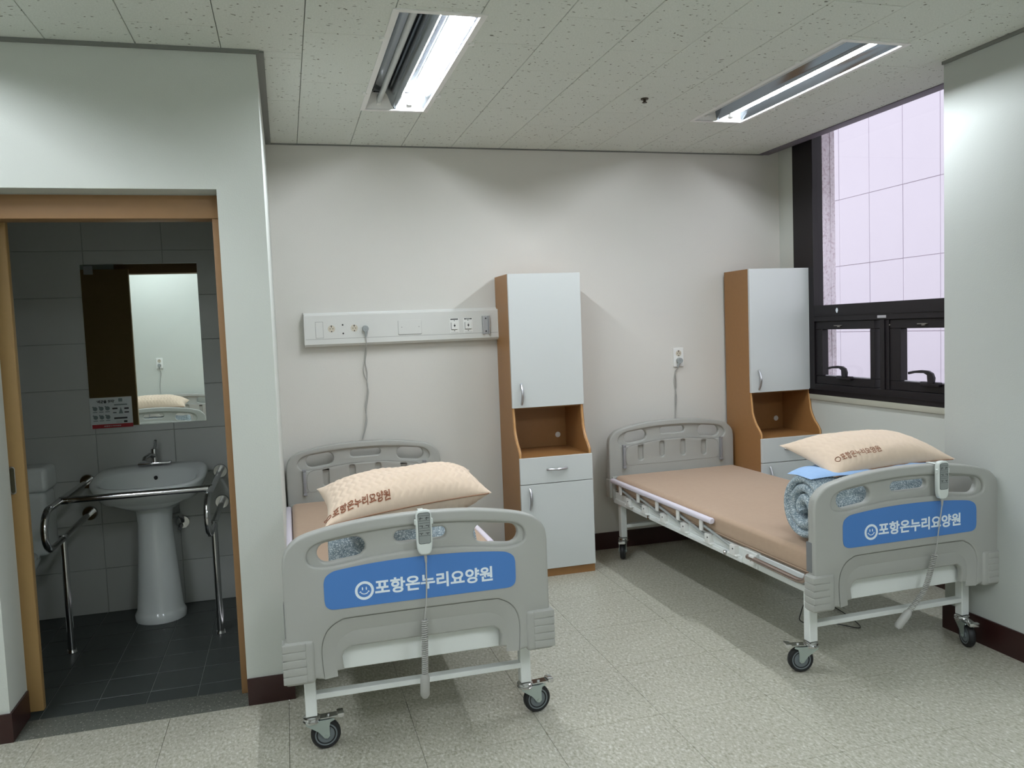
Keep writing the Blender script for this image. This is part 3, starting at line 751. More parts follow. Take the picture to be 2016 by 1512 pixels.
# pillows
def make_pillow(label, corners, Ht, Hb, text, seed, quilt=.0028):
    """corners: near-left, near-right, far-right, far-left (world)"""
    c = [Vector(p) for p in corners]; ctr = sum(c, Vector())/4
    t = thing('pillow', label, 'pillow', tuple(ctr))
    nrm = (c[1]-c[0]).cross(c[3]-c[0]).normalized()
    Lx, Ly = (c[1]-c[0]).length, (c[3]-c[0]).length
    def P(u, v, side, extra=0.):
        uu = u + .035*(1-2*u)*(1-(2*v-1)**2)**1.0*(abs(2*u-1)**2)
        vv = v + .075*(1-2*v)*(1-(2*u-1)**2)*(abs(2*v-1)**2)
        p = c[0]*(1-uu)*(1-vv)+c[1]*uu*(1-vv)+c[2]*uu*vv+c[3]*(1-uu)*vv
        f = max(0, (1-abs(2*u-1)**3.2))**.62*max(0, (1-abs(2*v-1)**2.6))**.62
        w_ = mnoise.noise(Vector((u*3+seed, v*3, seed)))*.09+.05*mnoise.noise(Vector((u*9, v*7+seed, 3)))
        x, y = u*Lx, v*Ly
        q = abs(math.sin(PI*(x/.030+.22*math.sin(2*PI*y/.062)+.0)))**.55
        q2 = abs(math.sin(PI*(y/.062+.5*(int(math.floor(x/.030+.22*math.sin(2*PI*y/.062))) % 2))))**.4
        qq = quilt*(q*.75+q2*.25-.8)*min(1, f*2.2)
        h = (Ht if side > 0 else -Hb)*f*(1+w_)
        return p-ctr+nrm*(h+side*(qq+extra))
    bm = B(); nu, nv = 150, 96; tops = []; bots = []
    for j in range(nv+1):
        tr, br = [], []
        for i in range(nu+1):
            u, v = i/nu, j/nv
            a = bm.verts.new(P(u, v, 1)); tr.append(a)
            br.append(a if i in (0, nu) or j in (0, nv) else bm.verts.new(P(u, v, -1)))
        tops.append(tr); bots.append(br)
    for j in range(nv):
        for i in range(nu):
            bm.faces.new((tops[j][i], tops[j][i+1], tops[j+1][i+1], tops[j+1][i]))
            q = (bots[j][i], bots[j+1][i], bots[j+1][i+1], bots[j][i+1])
            if len(set(q)) == 4:
                try: bm.faces.new(q)
                except ValueError: pass
    obj('pillow_case', bm, PILL, t, ang=80)
    # closing seam along the near edge
    bm = B(); tube(bm, [P(.02+.96*i/80, .0, 1)+Vector((0, -.001, -.001)) for i in range(81)], .0022, 6); obj('seam_piping', bm, mat('seam_brown', (150, 112, 88), .9), t)
    if text:
        u0, u1, v0, v1, ring = text
        me = text_mesh(NAME, 1., .028 if quilt > .004 else .008); bm = bmesh.new(); bm.from_mesh(me); bpy.data.meshes.remove(me)
        if ring:
            pass
        xs = [v.co.x for v in bm.verts]; ys = [v.co.y for v in bm.verts]; ax, bx, ay, by = min(xs), max(xs), min(ys), max(ys)
        bmesh.ops.triangulate(bm, faces=bm.faces[:])
        for _ in range(2):
            es = [e for e in bm.edges if e.calc_length() > .16]
            if es: bmesh.ops.subdivide_edges(bm, edges=es, cuts=1); bmesh.ops.triangulate(bm, faces=bm.faces[:])
        for v in bm.verts:
            s_, r_ = (v.co.x-ax)/(bx-ax), (v.co.y-ay)/(by-ay)
            v.co = P(u0+(u1-u0)*s_, v0+(v1-v0)*r_, 1, .0022)
        obj('lettering', bm, BROWNT, t)
        if ring:
            bm = B(); uc, vc = u0-.028, (v0+v1)/2
            tube(bm, [P(uc+.020*math.cos(a*PI/16), vc+.030*math.sin(a*PI/16), 1, .0015) for a in range(32)], .0015, 6, closed=True)
            obj('stitched_emblem', bm, BROWNT, t)
    return t
make_pillow('beige quilted pillow with brown lettering on the left bed', [(.095, 2.825, .815), (.742, 3.03, .835), (.728, 3.37, .872), (.083, 3.22, .875)], .092, .108, (.035, .375, .045, .15, True), 3., .0075)
make_pillow('plump beige pillow with brown lettering on the right bed', [(2.150, 2.835, .805), (2.80, 2.865, .825), (2.75, 3.20, .888), (2.135, 3.195, .893)], 0.088, .030, (.125, .45, .12, .22, True), 8., .0030)
make_pillow('beige pillow on the bed across the room, seen only in the mirror', [(-.98, 1.28, .835), (-1.60, 1.22, .835), (-1.60, .86, .87), (-.98, .88, .87)], .095, .06, None, 5., .005)

# rolled duvets
def make_duvet(P, label, x0, x1, yc, seed, lining=True, k=1.):
    t = thing('rolled_duvet', label, 'duvet', tuple(place(P, 0, 0)), P[1])
    turns, n = 2.7, 150; th0 = -.9
    A = math.pi*2*turns
    def rad(f): return .018+.122*f**.8
    def cen(f): return th0+A*f
    bm = B(); nx = 44; rings = []
    for i in range(nx+1):
        s = i/nx; x = x0+(x1-x0)*s
        ed = min(1., min(s, 1-s)*(x1-x0)/.028); puff = math.sqrt(max(0., 1-(1-ed)**2))
        outer, inner = [], []
        for j in range(n+1):
            f = j/n; th = cen(f); r = rad(f)
            tk = (.0205*(.35+.65*puff))*(1+.18*math.sin(s*31+f*7)*math.sin(f*23+seed)+.25*mnoise.noise(Vector((s*7, f*11, seed))))
            tk *= min(1., (1-f)*14+.25)
            cr = 1+.02*mnoise.noise(Vector((s*4, f*6, seed+2)))
            for lst, rr in ((outer, r*cr+tk), (inner, max(.004, r*cr-tk))):
                yy, zz = rr*math.cos(th)*.93, rr*math.sin(th)
                zz = max(zz, -.143)
                lst.append(bm.verts.new((x, yc+yy*k, .521+.143*k+(zz*k))))
        rings.append(outer+inner[::-1])
    m = len(rings[0])
    for a, b in zip(rings, rings[1:]):
        for k in range(m): bm.faces.new((a[k], a[(k+1) % m], b[(k+1) % m], b[k]))
    for rg in (rings[0], rings[-1]):
        for j in range(n): bm.faces.new((rg[j], rg[j+1], rg[m-2-j], rg[m-1-j]))
    obj('duvet_roll', bm, FLORAL, t, ang=60)
    if not lining: return t
    # light-blue lining folded over the roll
    bm = B(); nu, nv = 44, 26; T_, Bo = [], []
    for j in range(nv+1):
        a_, b_ = [], []
        for i in range(nu+1):
            u, v = i/nu, j/nv
            x = x0-.015+(x1-x0+.02)*u+.03*v*(1-u); y = yc-.085+.30*v-.10*(1-u)**3*v
            f = (1-abs(2*u-1)**4)**.5*(1-abs(2*v-1)**4)**.5
            zz = .806+.004*math.sin(u*9)-.020*max(0, v-.55)**1.*1.2
            h = .020*f*(1+.4*mnoise.noise(Vector((u*6, v*6, seed))))-.006*f*abs(math.cos(u*PI*4))**8
            p = bm.verts.new((x, y, zz+h)); a_.append(p)
            b_.append(p if i in (0, nu) or j in (0, nv) else bm.verts.new((x, y, zz-.006*f)))
        T_.append(a_); Bo.append(b_)
    for j in range(nv):
        for i in range(nu):
            bm.faces.new((T_[j][i], T_[j][i+1], T_[j+1][i+1], T_[j+1][i]))
            try: bm.faces.new((Bo[j][i], Bo[j+1][i], Bo[j+1][i+1], Bo[j][i+1]))
            except ValueError: pass
    fl = obj('duvet_lining', bm, FLAPB, t, ang=70); fl['label'] = 'light blue folded lining'
    return t
make_duvet(BED1, 'rolled floral duvet under the pillow on the left bed', -.30, .24, .25, 1., False, .755)
make_duvet(BED2, 'rolled grey floral duvet with blue lining on the right bed', -.375, .27, .205, 4.)
make_duvet(BED3, 'rolled duvet on the bed behind the viewer', -.30, .22, .23, 6., False, .75)

# remotes with coiled cords
def make_remote(P, label, xc, path, coil_from, zt=.849):
    t = thing('bed_remote', label, 'remote control', tuple(place(P, xc, 0)), P[1])
    body = smooth_poly([(-.026, .845), (-.018, .857), (0, .860), (.018, .857), (.026, .845), (.0275, .80), (.0265, .735), (.019, .708), (0, .702), (-.019, .708), (-.0265, .735), (-.0275, .80)], True, 4)
    hs = obj('handset', plate([body], -.036, -.012, .006), REMW, t)
    obj('keypad_border', plate([rrect(-.0215, .0215, .742, .851, .008)], -.0368, -.034), INK, hs)
    kp = obj('keypad', plate([rrect(-.0202, .0202, .7435, .8495, .007)], -.0376, -.034), REMK, hs)
    bm = B()
    for r in range(3):
        z = .832-.026*r
        for cz in (z+.009, z-.009): box(bm, -.019, .019, -.0381, -.0372, cz-.0004, cz+.0004)
        for sx in (-1, 1):
            box(bm, sx*.011-.0065, sx*.011+.0065, -.0382, -.0372, z-.0008, z+.0008)
            xx = sx*.011+(-.003, .004, .0)[r]
            box(bm, xx-.0012, xx+.0012, -.0382, -.0372, z-.006, z-.002); 
            if r == 0: box(bm, xx-.0012+.001, xx+.003, -.0382, -.0372, z+.001, z+.003)
    obj('key_symbols', bm, INK, kp)
    bm = B()
    for sx in (-1, 1): box(bm, sx*.026, sx*.032, -.033, -.020, .808, .828, .002, 1)
    box(bm, -.010, .010, -.014, -.004, .72, zt, .002, 1); box(bm, -.010, .010, -.014, .05, zt-.003, zt, .001, 1); box(bm, -.010, .010, .047, .05, .80, zt, .001, 1)
    obj('hanging_hook', bm, REMW, hs)
    bm = B(); tube(bm, [(0, -.024, .706), (0.002, -.024, .69), (.003, -.022, .672)], [.0055, .005, .0035], 10); obj('strain_relief', bm, CORDG, hs)
    pts = smooth_poly(path, False, 14)
    bm = B(); L = [0]
    V = [Vector(p) for p in pts]
    for a, b in zip(V, V[1:]): L.append(L[-1]+(b-a).length)
    # straight part then the helix
    k0 = next(i for i, v in enumerate(V) if v.z < coil_from)
    tube(bm, V[:k0+1], .0026, 8)
    total = L[-1]-L[k0]; pitch = .0075; n = int(total/pitch*12); hp = []
    def at(s):
        s += L[k0]
        for i in range(k0, len(V)-1):
            if L[i+1] >= s: return V[i].lerp(V[i+1], (s-L[i])/max(1e-6, L[i+1]-L[i])), (V[i+1]-V[i]).normalized()
        return V[-1], (V[-1]-V[-2]).normalized()
    for i in range(n+1):
        p, d = at(total*i/n); e1 = Vector((0, 1, 0)); e1 = (e1-d*e1.dot(d)).normalized(); e2 = d.cross(e1); a = 2*PI*i/12
        hp.append(p+(e1*math.cos(a)+e2*math.sin(a))*.0092)
    tube(bm, hp, .0028, 6)
    obj('coiled_cord', bm, CORDG, t)
    e_, d_ = V[-1], (V[-1]-V[-2]).normalized()
    bm = B(); tube(bm, [e_-d_*.01, e_+d_*.005, e_+d_*.07, e_+d_*.082], [.010, .017, .017, .010], 14); obj('connector', bm, CORDG, t)
make_remote(BED1, 'grey bed remote hanging on the left bed footboard', .013, [(.003, -.022, .672), (.0, -.018, .56), (-.012+.002, -.016, .463), (-.014, -.018, .38), (-.017, -.004, .262)], .470)
make_remote(BED2, 'grey bed remote hanging on the right bed footboard', .137, [(.003, -.022, .672), (-.012, -.018, .56), (-.022, -.018, .495), (-.045, -.016, .42), (-.075, -.006, .32), (-.15, .0, .235)], .47, .845)
# dark drive cable under the right bed
bm = B()
pp = [place(BED2, *q) for q in ((-.33, .34, .345), (-.31, .32, .31), (-.27, .30, .30), (-.22, .34, .28), (-.20, .45, .12), (-.12, .55, .02), (.02, .52, .006), (.10, .42, .006), (.16, .60, .006), (.2, .9, .006))]
tube(bm, smooth_poly([tuple(p) for p in pp], False, 8), .0022, 8)
tag(obj('drive_cable', bm, CORDD), 'thin dark cable trailing under the right bed', 'cable')

# ------------------------------------------------------------------ tall cabinets
def make_cabinet(label, loc):
    """local: x 0..W, front of the lower part at y=0, back at y=.425"""
    t = thing('tall_cabinet', label, 'cabinet', loc)
    W, U = .448, .112; D = .415; Tk = .018
    prof = [(D, .0), (.018, .0), (.018, .714), (.016, .722), (.020, .745), (.045, .775), (.072, .800), (.096, .835), (.112, .870), (.118, .905), (.126, .96), (.130, 1.0), (.130, 1.79), (D, 1.79)]
    prof = prof[:4]+smooth_poly(prof[3:11], False, 4)[1:]+prof[11:]
    for x in (0, W-Tk):
        me = plate([prof], -Tk/2, Tk/2); me.transform(Matrix(((0, 1, 0, x+Tk/2), (1, 0, 0, 0), (0, 0, 1, 0), (0, 0, 0, 1))))
        sp_ = obj('side_panel', me, WOOD, t)
        bm = B(); tube(bm, [(x+Tk/2, p[0]-.0002, p[1]) for p in smooth_poly([(.018, .714), (.016, .722), (.020, .745), (.045, .775), (.072, .800), (.096, .835), (.112, .870), (.118, .905), (.126, .96), (.130, 1.0)], False, 4)], .0045, 6)
        obj('edge_band', bm, WOODE, sp_)
    bm = B()
    box(bm, Tk, W-Tk, .13, D, 1.772, 1.79); obj('top_panel', bm, WOOD, t)
    bm = B(); box(bm, Tk, W-Tk, .134, D, .992, 1.008); obj('shelf', bm, WOOD, t)
    bm = B(); box(bm, Tk, W-Tk, .02, D, .698, .715); obj('counter', bm, WOOD, t)
    bm = B(); box(bm, Tk, W-Tk, D-.006, D, .05, 1.78); bp_ = obj('back_panel', bm, WOOD, t)
    bm = B(); cyl(bm, (.375, D-.006, .785), (.375, D-.010, .785), .018, .016, 20); obj('cable_grommet', bm, WHITE, bp_)
    bm = B(); box(bm, Tk, W-Tk, .02, .036, 0, .05); obj('plinth', bm, WOOD, t)
    bm = B(); box(bm, 0.001, .449, .016, .018, 0, .05); obj('plinth_edge', bm, WOOD, t)
    def bow(p0, p1, out, parent):
        p0, p1 = Vector(p0), Vector(p1); bm = B(); pts = []; rr = []
        for i in range(17):
            s = i/16; pts.append(p0.lerp(p1, s)+Vector((0, -out*math.sin(PI*s)**.75, 0))); rr.append(.0062+.0016*math.sin(PI*s))
        tube(bm, pts, rr, 10); obj('handle', bm, NICKEL, parent)
    bm = B(); box(bm, 0, W, .112, .130, 1.0, 1.790, .0012, 1); d = obj('door', bm, DOORW, t); bow((.057, .112, 1.02), (.057, .112, 1.142), .026, d)
    bm = B(); box(bm, 0, W, 0, .018, .562, .715, .0012, 1); d = obj('drawer', bm, DOORW, t); bow((.163, 0, .642), (.287, 0, .642), .026, d)
    bm = B(); box(bm, 0, W, 0, .018, .050, .558, .0012, 1); d = obj('door', bm, DOORW, t); bow((.055, 0, .413), (.055, 0, .535), .026, d)
    return t
make_cabinet('tall white and beech cabinet beside the wall service panel', (1.265, 4.458, 0))
make_cabinet('tall white and beech cabinet in the corner by the window', (2.850, 4.445, 0))

# ------------------------------------------------------------------ service panel on the wall
sp = thing('service_panel', 'long white bedhead service panel with sockets and gas outlets', 'wall panel', (.105, YB, 1.41))
W = 1.16
def xprof(prof, x0, x1):
    bm = B(); a = [bm.verts.new((x0, y, z)) for y, z in prof]; b = [bm.verts.new((x1, y, z)) for y, z in prof]; n = len(prof)
    for i in range(n): bm.faces.new((a[i], a[(i+1) % n], b[(i+1) % n], b[i]))
    bm.faces.new(a[::-1]); bm.faces.new(b); return bm
obj('housing', xprof([(0, 0), (-.05, 0), (-.062, .012), (-.062, .178), (-.056, .186), (-.03, .186), (-.026, .196), (0, .196)], .006, W), PANELW, sp)
obj('lower_cover', xprof([(-.05, -.001), (-.0635, .012), (-.0635, .0415), (-.05, .0415)], .006, W), PANELW, sp)
obj('end_cap', xprof([(0, -.003), (-.051, -.003), (-.065, .010), (-.065, .188), (-.03, .190), (-.026, .2), (0, .2)], 0, .006), PANELW, sp)
FY = -.062
def pl(name, loops, y0, y1, m, par=sp, bev=0.): return obj(name, plate(loops, y0, y1, bev), m, par)
pl('seam_line', [rrect(.004, W-.004, .0415, .0432, .0004)], FY-.0012, FY+.001, mat('line_grey', (120, 120, 118), .6))
pl('switch_border', [rrect(.064, .108, .048, .143, .002)], FY-.0008, FY+.001, mat('line_grey', (120, 120, 118), .6))
sw = pl('switch_cover', [rrect(.0655, .1065, .0495, .1415, .002)], FY-.002, FY+.001, PANELW)
def socket(x, z, par, y=FY, r=.0185):
    ci = [(x+r*math.cos(a*PI/16), z+r*math.sin(a*PI/16)) for a in range(32)]
    ci2 = [(x+(r+.002)*math.cos(a*PI/16), z+(r+.002)*math.sin(a*PI/16)) for a in range(32)]
    s = obj('socket', plate([ci2], y-.001, y+.001), SLOTM, par)
    bm = B()
    for dx, dz, rr in ((-.008, 0, .0026), (.008, 0, .0026), (0, .0155, .004), (0, -.0155, .0035), (0, .008, .002)):
        cyl(bm, (x+dx, y-.0018, z+dz), (x+dx, y, z+dz), rr, seg=10)
    obj('socket_hole', bm, INK, s); return s
socket(.155, .100, sp); socket(.286, .100, sp)
bm = B(); cyl(bm, (.220, FY-.001, .121), (.220, FY, .121), .0048, seg=14); cyl(bm, (.221, FY-.001, .071), (.221, FY, .071), .0048, seg=14); obj('jack_hole', bm, INK, sp)
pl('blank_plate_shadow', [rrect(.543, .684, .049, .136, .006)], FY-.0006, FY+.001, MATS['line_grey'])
bpz = pl('blank_plate', [rrect(.544, .683, .052, .137, .006)], FY-.003, FY+.001, PANELW, bev=.001)
bm = B()
for xx in (.565, .668): cyl(bm, (xx, FY-.0036, .095), (xx, FY-.002, .095), .0026, seg=10)
obj('screw', bm, MATS['line_grey'], bpz)
for gxx, mark in ((.885, 0), (.970, 1)):
    g = pl('gas_outlet', [rrect(gxx-.029, gxx+.029, .047, .137, .002)], FY-.0016, FY+.001, WHITE)
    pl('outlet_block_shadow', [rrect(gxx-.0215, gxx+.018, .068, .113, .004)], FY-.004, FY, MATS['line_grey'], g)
    pl('outlet_block', [rrect(gxx-.019, gxx+.0205, .0705, .115, .004)], FY-.009, FY, WHITE, g, .001)
    bm = B(); cyl(bm, (gxx, FY-.0096, .093), (gxx, FY-.008, .093), .0055, seg=14); box(bm, gxx-.0012, gxx+.0012, FY-.0096, FY-.0085, .083, .105)
    for zz in (.123, .061): cyl(bm, (gxx, FY-.0022, zz), (gxx, FY-.001, zz), .0028, seg=10)
    obj('outlet_hole', bm, INK, g)
    pl('outlet_label', [rrect(gxx-.024, gxx+.024, .128, .1345, .002)], FY-.0024, FY-.001, INK, g)
    pl('outlet_underline', [rrect(gxx-.024, gxx+.025, .051, .0525, .0005)], FY-.0022, FY-.001, MATS['line_grey'], g)
    if mark: pl('label_print', [rrect(gxx-.012, gxx+.012, .1305, .132, .0005)], FY-.0028, FY-.002, WHITE, g)
bm = B(); box(bm, 1.058, 1.104, FY-.004, FY, .035, .145, .001, 1); box(bm, 1.058, 1.067, FY-.020, FY, .035, .145, .001, 1); box(bm, 1.095, 1.104, FY-.020, FY, .035, .145, .001, 1)
rb = obj('rail_bracket', bm, mat('aluminium_rail', (176, 176, 178), .35, metal=.7), sp)
bm = B()
for zz in (.052, .130): cyl(bm, (1.081, FY-.006, zz), (1.081, FY-.003, zz), .0045, seg=12)
obj('screw', bm, INK, rb)

# wall outlets and cords
def wall_outlet(label, x, y, z, rz=0):
    t = thing('wall_outlet', label, 'outlet', (x, y, z), rz)
    o = obj('cover_plate', plate([rrect(-.037, .037, -.0625, .0625, .004)], -.011, 0, .002), WHITE, t)
    socket(0, .026, o, -.011, .018); socket(0, -.022, o, -.011, .018)
    return t
wall_outlet('white double wall outlet between the two tall cabinets', 2.510, YB, 1.238)
wall_outlet('white wall outlet across the room, seen only in the mirror', -1.475, -.76, 1.222, PI)
def plug_cord(label, x, y, z, rz, p1, p2, ang=0.):
    t = thing('power_cord', label, 'power cord', (x, y, z), rz)
    bm = B(); cyl(bm, (0, 0, 0), (0, -.028, 0), .019, .0175, 24)
    c, s = math.cos(ang), math.sin(ang)
    tube(bm, [(0, -.018, 0), (s*.022, -.018, -.022*c), (s*.048, -.016, -.048*c)], [.013, .0085, .0045], 10)
    obj('plug', bm, mat('plug_grey', (150, 156, 156), .5), t)
    bm = B()
    for p in (p1, p2):
        if p: tube(bm, smooth_poly(p, False, 6), .0030, 8)
    obj('cord', bm, CORDG, t)
    return t
yw = .062
plug_cord('grey power cord plugged into the service panel', .455, YB-.064, 1.504, 0,
          [(0, -.016, -.045), (.001, .0, -.10), (.002, .035, -.14), (-.006, .05, -.20), (.002, .052, -.26), (-.002, .053, -.33), (.004, .054, -.38), (-.012, .054, -.47), (-.020, .054, -.56), (-.045, .054, -.66)],
          [(.001, .0, -.10), (-.004, .035, -.14), (-.012, .05, -.20), (-.018, .052, -.26), (.002, .054, -.33), (-.006, .055, -.40), (-.018, .055, -.47), (-.014, .055, -.56), (-.045, .055, -.66)])
plug_cord('grey power cord plugged into the outlet between the cabinets', 2.510, YB-.011, 1.216, 0,
          [(-.012, -.014, -.05), (-.024, .002, -.07), (-.032, .004, -.12), (-.031, .005, -.17), (-.025, .005, -.20), (-.020, .005, -.25), (-.026, .005, -.31), (-.033, .005, -.37), (-.034, .005, -.43)],
          [(-.012, -.014, -.05), (-.026, .002, -.07), (-.022, .004, -.12), (-.020, .005, -.17), (-.025, .006, -.20), (-.030, .005, -.25), (-.030, .005, -.31), (-.033, .006, -.37), (-.034, .006, -.43)], -.35)
plug_cord('grey power cord of the bed across the room, seen in the mirror', -1.475, -.76+.011, 1.200, PI,
          [(0, -.014, -.05), (-.01, .0, -.1), (.004, .005, -.18), (.012, .005, -.27), (.004, .005, -.4)], None)

# ------------------------------------------------------------------ bathroom fittings
mir = thing('bathroom_mirror', 'large frameless mirror above the bathroom sink', 'mirror', (-1.05, YB-.022, 1.019))
bm = B(); box(bm, 0, .592, -.005, 0, 0, .886); obj('mirror_glass', bm, MIRROR, mir)
bm = B(); box(bm, .215, .592, -.0058, 0, .886, .8895); obj('mirror_edge', bm, mat('mirror_edge_glint', (215, 225, 222), .2), mir)  # white strip paints the light caught along the mirror's top bevel
pw = thing('notice_sheet', 'small white and red notice stuck on the lower left mirror', 'notice', (-1.052, YB-.0275, 1.012))
PW, PH = .212, .168
obj('paper', box(B(), 0, PW, -.0012, 0, 0, PH), POSTW, pw)
obj('red_band', box(B(), 0.006, PW, -.0018, -.001, 0, .021), POSTR, pw)
obj('heading', fit_text("'세균을 씻자'", .035, .125, .137, .155, -.0019, .04), INK, pw)
obj('footer_lettering', fit_text(NAME, .065, .150, .007, .014, -.0024, .02), POSTW, pw)
bm = B()
for i in range(3):
    for j in range(2):
        x, z = .026+.031*i, .108-.048*j
        cyl(bm, (x, -.0018, z), (x, -.001, z), .0115, seg=16); box(bm, x-.012, x+.010, -.0018, -.001, z-.0205, z-.0165); cyl(bm, (x-.010, -.0020, z+.010), (x-.010, -.001, z+.010), .004, seg=8)
box(bm, .122, .188, -.0018, -.001, .122, .129); box(bm, .145, .165, -.0018, -.001, .142, .160)
box(bm, .128, .160, -.0018, -.001, .026, .0275); box(bm, .128, .160, -.0018, -.001, .034, .0355)
obj('drawings', bm, POSTG, pw)
bm = B(); v = [bm.verts.new(p) for p in ((.143, -.0019, .076), (.166, -.0019, .076), (.1545, -.0019, .112))]; bm.faces.new(v); obj('cone_drawing', bm, POSTG, pw)
bm = B(); box(bm, .112, .138, -.0018, -.001, .101, .110); box(bm, .172, .195, -.0018, -.001, .099, .108); box(bm, .172, .195, -.0018, -.001, .079, .086); box(bm, .114, .132, -.0018, -.001, .080, .085); box(bm, .118, .185, -.0018, -.001, .047, .056); box(bm, .166, .184, -.0018, -.001, .026, .037)
obj('text_bars', bm, INK, pw)
tag(obj('sticker', box(B(), -1.034, -.988, YB-.0285, YB-.0272, 1.852, 1.899), mat('sticker_dim', (120, 122, 122), .6)), 'small square grey sticker on the upper left mirror corner', 'sticker')

sink = thing('wash_basin', 'white pedestal wash basin under the bathroom mirror', 'sink', (-.735, YB-.022, -.02))
def dshape(wx, d, z, cy=0., n=40, p=3.0):
    """back straight, front rounded outline"""
    out = []
    for i in range(n):
        a = 2*PI*i/n; c, s = math.cos(a), math.sin(a)
        x = wx*math.copysign(abs(c)**(2/p), c); y = math.copysign(abs(s)**(2/p), s)
        out.append((x, -d/2+cy+(d/2)*y, z))
    return out
bm = B(); loops = [dshape(.11, .20, .60, -.06), dshape(.17, .30, .655, -.04), dshape(.245, .42, .72, -.01), dshape(.275, .465, .775, 0), dshape(.285, .475, .805, 0), dshape(.282, .472, .815, 0),
                   dshape(.272, .46, .818, -.004), dshape(.240, .33, .814, -.115), dshape(.232, .31, .800, -.122), dshape(.205, .26, .72, -.165), dshape(.12, .16, .665, -.19), dshape(.02, .03, .655, -.25)]
loops = [[(x, y, z-(.062*max(0, (-y-.06)/.415) if i > 1 else 0)) for x, y, z in lp] for i, lp in enumerate(loops)]
R_ = [[bm.verts.new(p) for p in lp] for lp in loops]
for a, b in zip(R_, R_[1:]):
    for k in range(40): bm.faces.new((a[k], a[(k+1) % 40], b[(k+1) % 40], b[k]))
bm.faces.new(R_[0][::-1]); bm.faces.new(R_[-1])
bas = obj('basin', bm, PORC, sink, ang=60)
bm = B(); cyl(bm, (.012, -.146, .760), (.012, -.138, .752), .010, seg=18); obj('overflow_hole', bm, INK, bas)
bm = B()
pl_ = [(.110, .0), (.128, .0), (.131, .032), (.124, .044), (.117, .06), (.106, .20), (.094, .38), (.086, .52), (.094, .60), (.11, .64)]
R_ = []
for r, z in pl_: R_.append([bm.verts.new((r*math.cos(2*PI*k/32), -.19+(r*1.0)*max(math.sin(2*PI*k/32), -1)*1.0, z)) for k in range(32)])
for a, b in zip(R_, R_[1:]):
    for k in range(32): bm.faces.new((a[k], a[(k+1) % 32], b[(k+1) % 32], b[k]))
bm.faces.new(R_[0][::-1]); bm.faces.new(R_[-1]); obj('pedestal', bm, PORC, sink, ang=50)
bm = B()
box(bm, -.085, .085, -.085, -.035, .818, .832, .006, 2)
cyl(bm, (0, -.055, .83), (0, -.055, .885), .020, .016, 18)
tube(bm, [(0, -.06, .865), (-.02, -.10, .878), (-.035, -.15, .868), (-.038, -.16, .852)], [.013, .012, .011, .011], 12)
fa = obj('faucet', bm, CHROMD, sink)
bm = B(); cyl(bm, (0, -.055, .885), (0, -.055, .905), .018, .016, 16); tube(bm, [(0, -.055, .90), (.01, -.07, .925), (.014, -.085, .955)], [.009, .008, .007], 10); obj('faucet_lever', bm, CHROMD, fa)
bm = B(); tube(bm, [(.06, -.16, .50), (.075, -.10, .535), (.10, -.06, .53), (.115, -.03, .50), (.118, -.012, .475)], .011, 10); cyl(bm, (.118, -.018, .472), (.118, -.002, .472), .034, .034, 20); cyl(bm, (.105, -.03, .455), (.105, -.06, .445), .013, .011, 12)
obj('supply_valve', bm, CHROMD, sink)

gr = thing('grab_rail', 'chrome support rail on legs around the wash basin', 'grab rail', (-.75, YB-.022, -.02))
def loop_side(x):
    b_ = B(); yb = 0.
    pts = [(x, 0, .745), (x, -.30, .745), (x, -.70, .748)]+[(x, -.76-.098*math.sin(a), .655+.093*math.cos(a)) for a in [PI*i/14 for i in range(15)]]+[(x, -.70, .562), (x, -.30, .565), (x, 0, .568)]
    tube(b_, pts, .016, 14); return obj('side_loop', b_, CHROMD, gr, ang=60)
XL, XR = -.340, .348
for x in (XL, XR):
    s_ = loop_side(x)
    for z in (.745, .568):
        bm = B(); cyl(bm, (x, -.004, z), (x, -.016, z), .040, .036, 28); obj('wall_flange', bm, CHROMD, s_)
    bm = B(); cyl(bm, (x, -.565, .0), (x, -.565, .562), .0165, seg=18); lg = obj('leg', bm, CHROMD, gr)
    bm = B(); cyl(bm, (x, -.565, 0), (x, -.565, .012), .026, .022, 20); obj('leg_flange', bm, CHROMD, lg)
    bm = B(); cyl(bm, (x, -.565, .545), (x, -.565, .58), .0185, .0185, 18); obj('leg_collar', bm, CHROMD, lg)
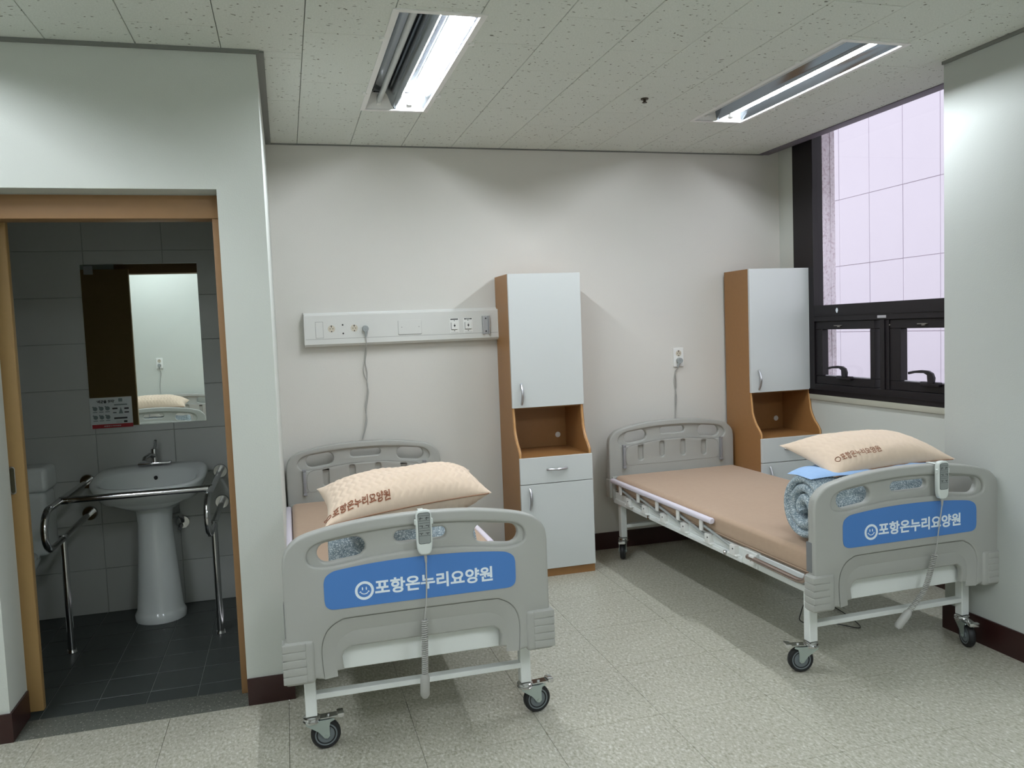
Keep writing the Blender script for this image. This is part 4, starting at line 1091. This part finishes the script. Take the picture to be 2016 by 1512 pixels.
bm = B(); cyl(bm, (XL, -.565, .747), (XR, -.565, .747), .0165, seg=18); cyl(bm, (XL-.004, -.565, .747), (XL+.035, -.565, .747), .0195, seg=18); cyl(bm, (XR-.035, -.565, .747), (XR+.004, -.565, .747), .0195, seg=18)
obj('front_bar', bm, CHROMD, gr)

to = thing('toilet', 'white toilet with tank partly hidden behind the sliding door', 'toilet', (-1.46, YB-.03, -.02))
bm = B(); box(bm, -.21, .21, -.20, 0, .40, .735, .03, 4); obj('tank', bm, PORC, to)
bm = B(); box(bm, -.22, .225, -.21, .0, .735, .865, .035, 5); obj('tank_lid', bm, PORC, to)
bm = B(); R_ = [[bm.verts.new(p) for p in lp] for lp in [dshape(.11, .40, 0, -.05), dshape(.10, .36, .15, -.06), dshape(.15, .46, .32, -.12), dshape(.19, .52, .40, -.12), dshape(.185, .5, .415, -.12), dshape(.13, .32, .40, -.18), dshape(.08, .2, .28, -.2)]]
for a, b in zip(R_, R_[1:]):
    for k in range(40): bm.faces.new((a[k], a[(k+1) % 40], b[(k+1) % 40], b[k]))
bm.faces.new(R_[0][::-1]); bm.faces.new(R_[-1]); obj('bowl', bm, PORC, to, ang=60)
bm = B(); R_ = [[bm.verts.new(p) for p in lp] for lp in [dshape(.19, .42, .416, -.2), dshape(.192, .425, .43, -.2), dshape(.188, .42, .436, -.2)]]
for a, b in zip(R_, R_[1:]):
    for k in range(40): bm.faces.new((a[k], a[(k+1) % 40], b[(k+1) % 40], b[k]))
bm.faces.new(R_[0][::-1]); bm.faces.new(R_[-1]); obj('seat_lid', bm, PORC, to, ang=60)

GROUPS = {'hospital_bed': 'hospital beds', 'mattress': 'mattresses on the beds', 'pillow': 'pillows on the beds', 'rolled_duvet': 'rolled duvets on the beds', 'bed_remote': 'bed remotes',
          'tall_cabinet': 'tall bedside cabinets', 'ceiling_light': 'recessed ceiling lights', 'wall_outlet': 'wall outlets', 'power_cord': 'bed power cords'}
for o in list(SC.objects):
    k = o.name.split('.')[0]
    if o.parent is None and k in GROUPS: o['group'] = GROUPS[k]
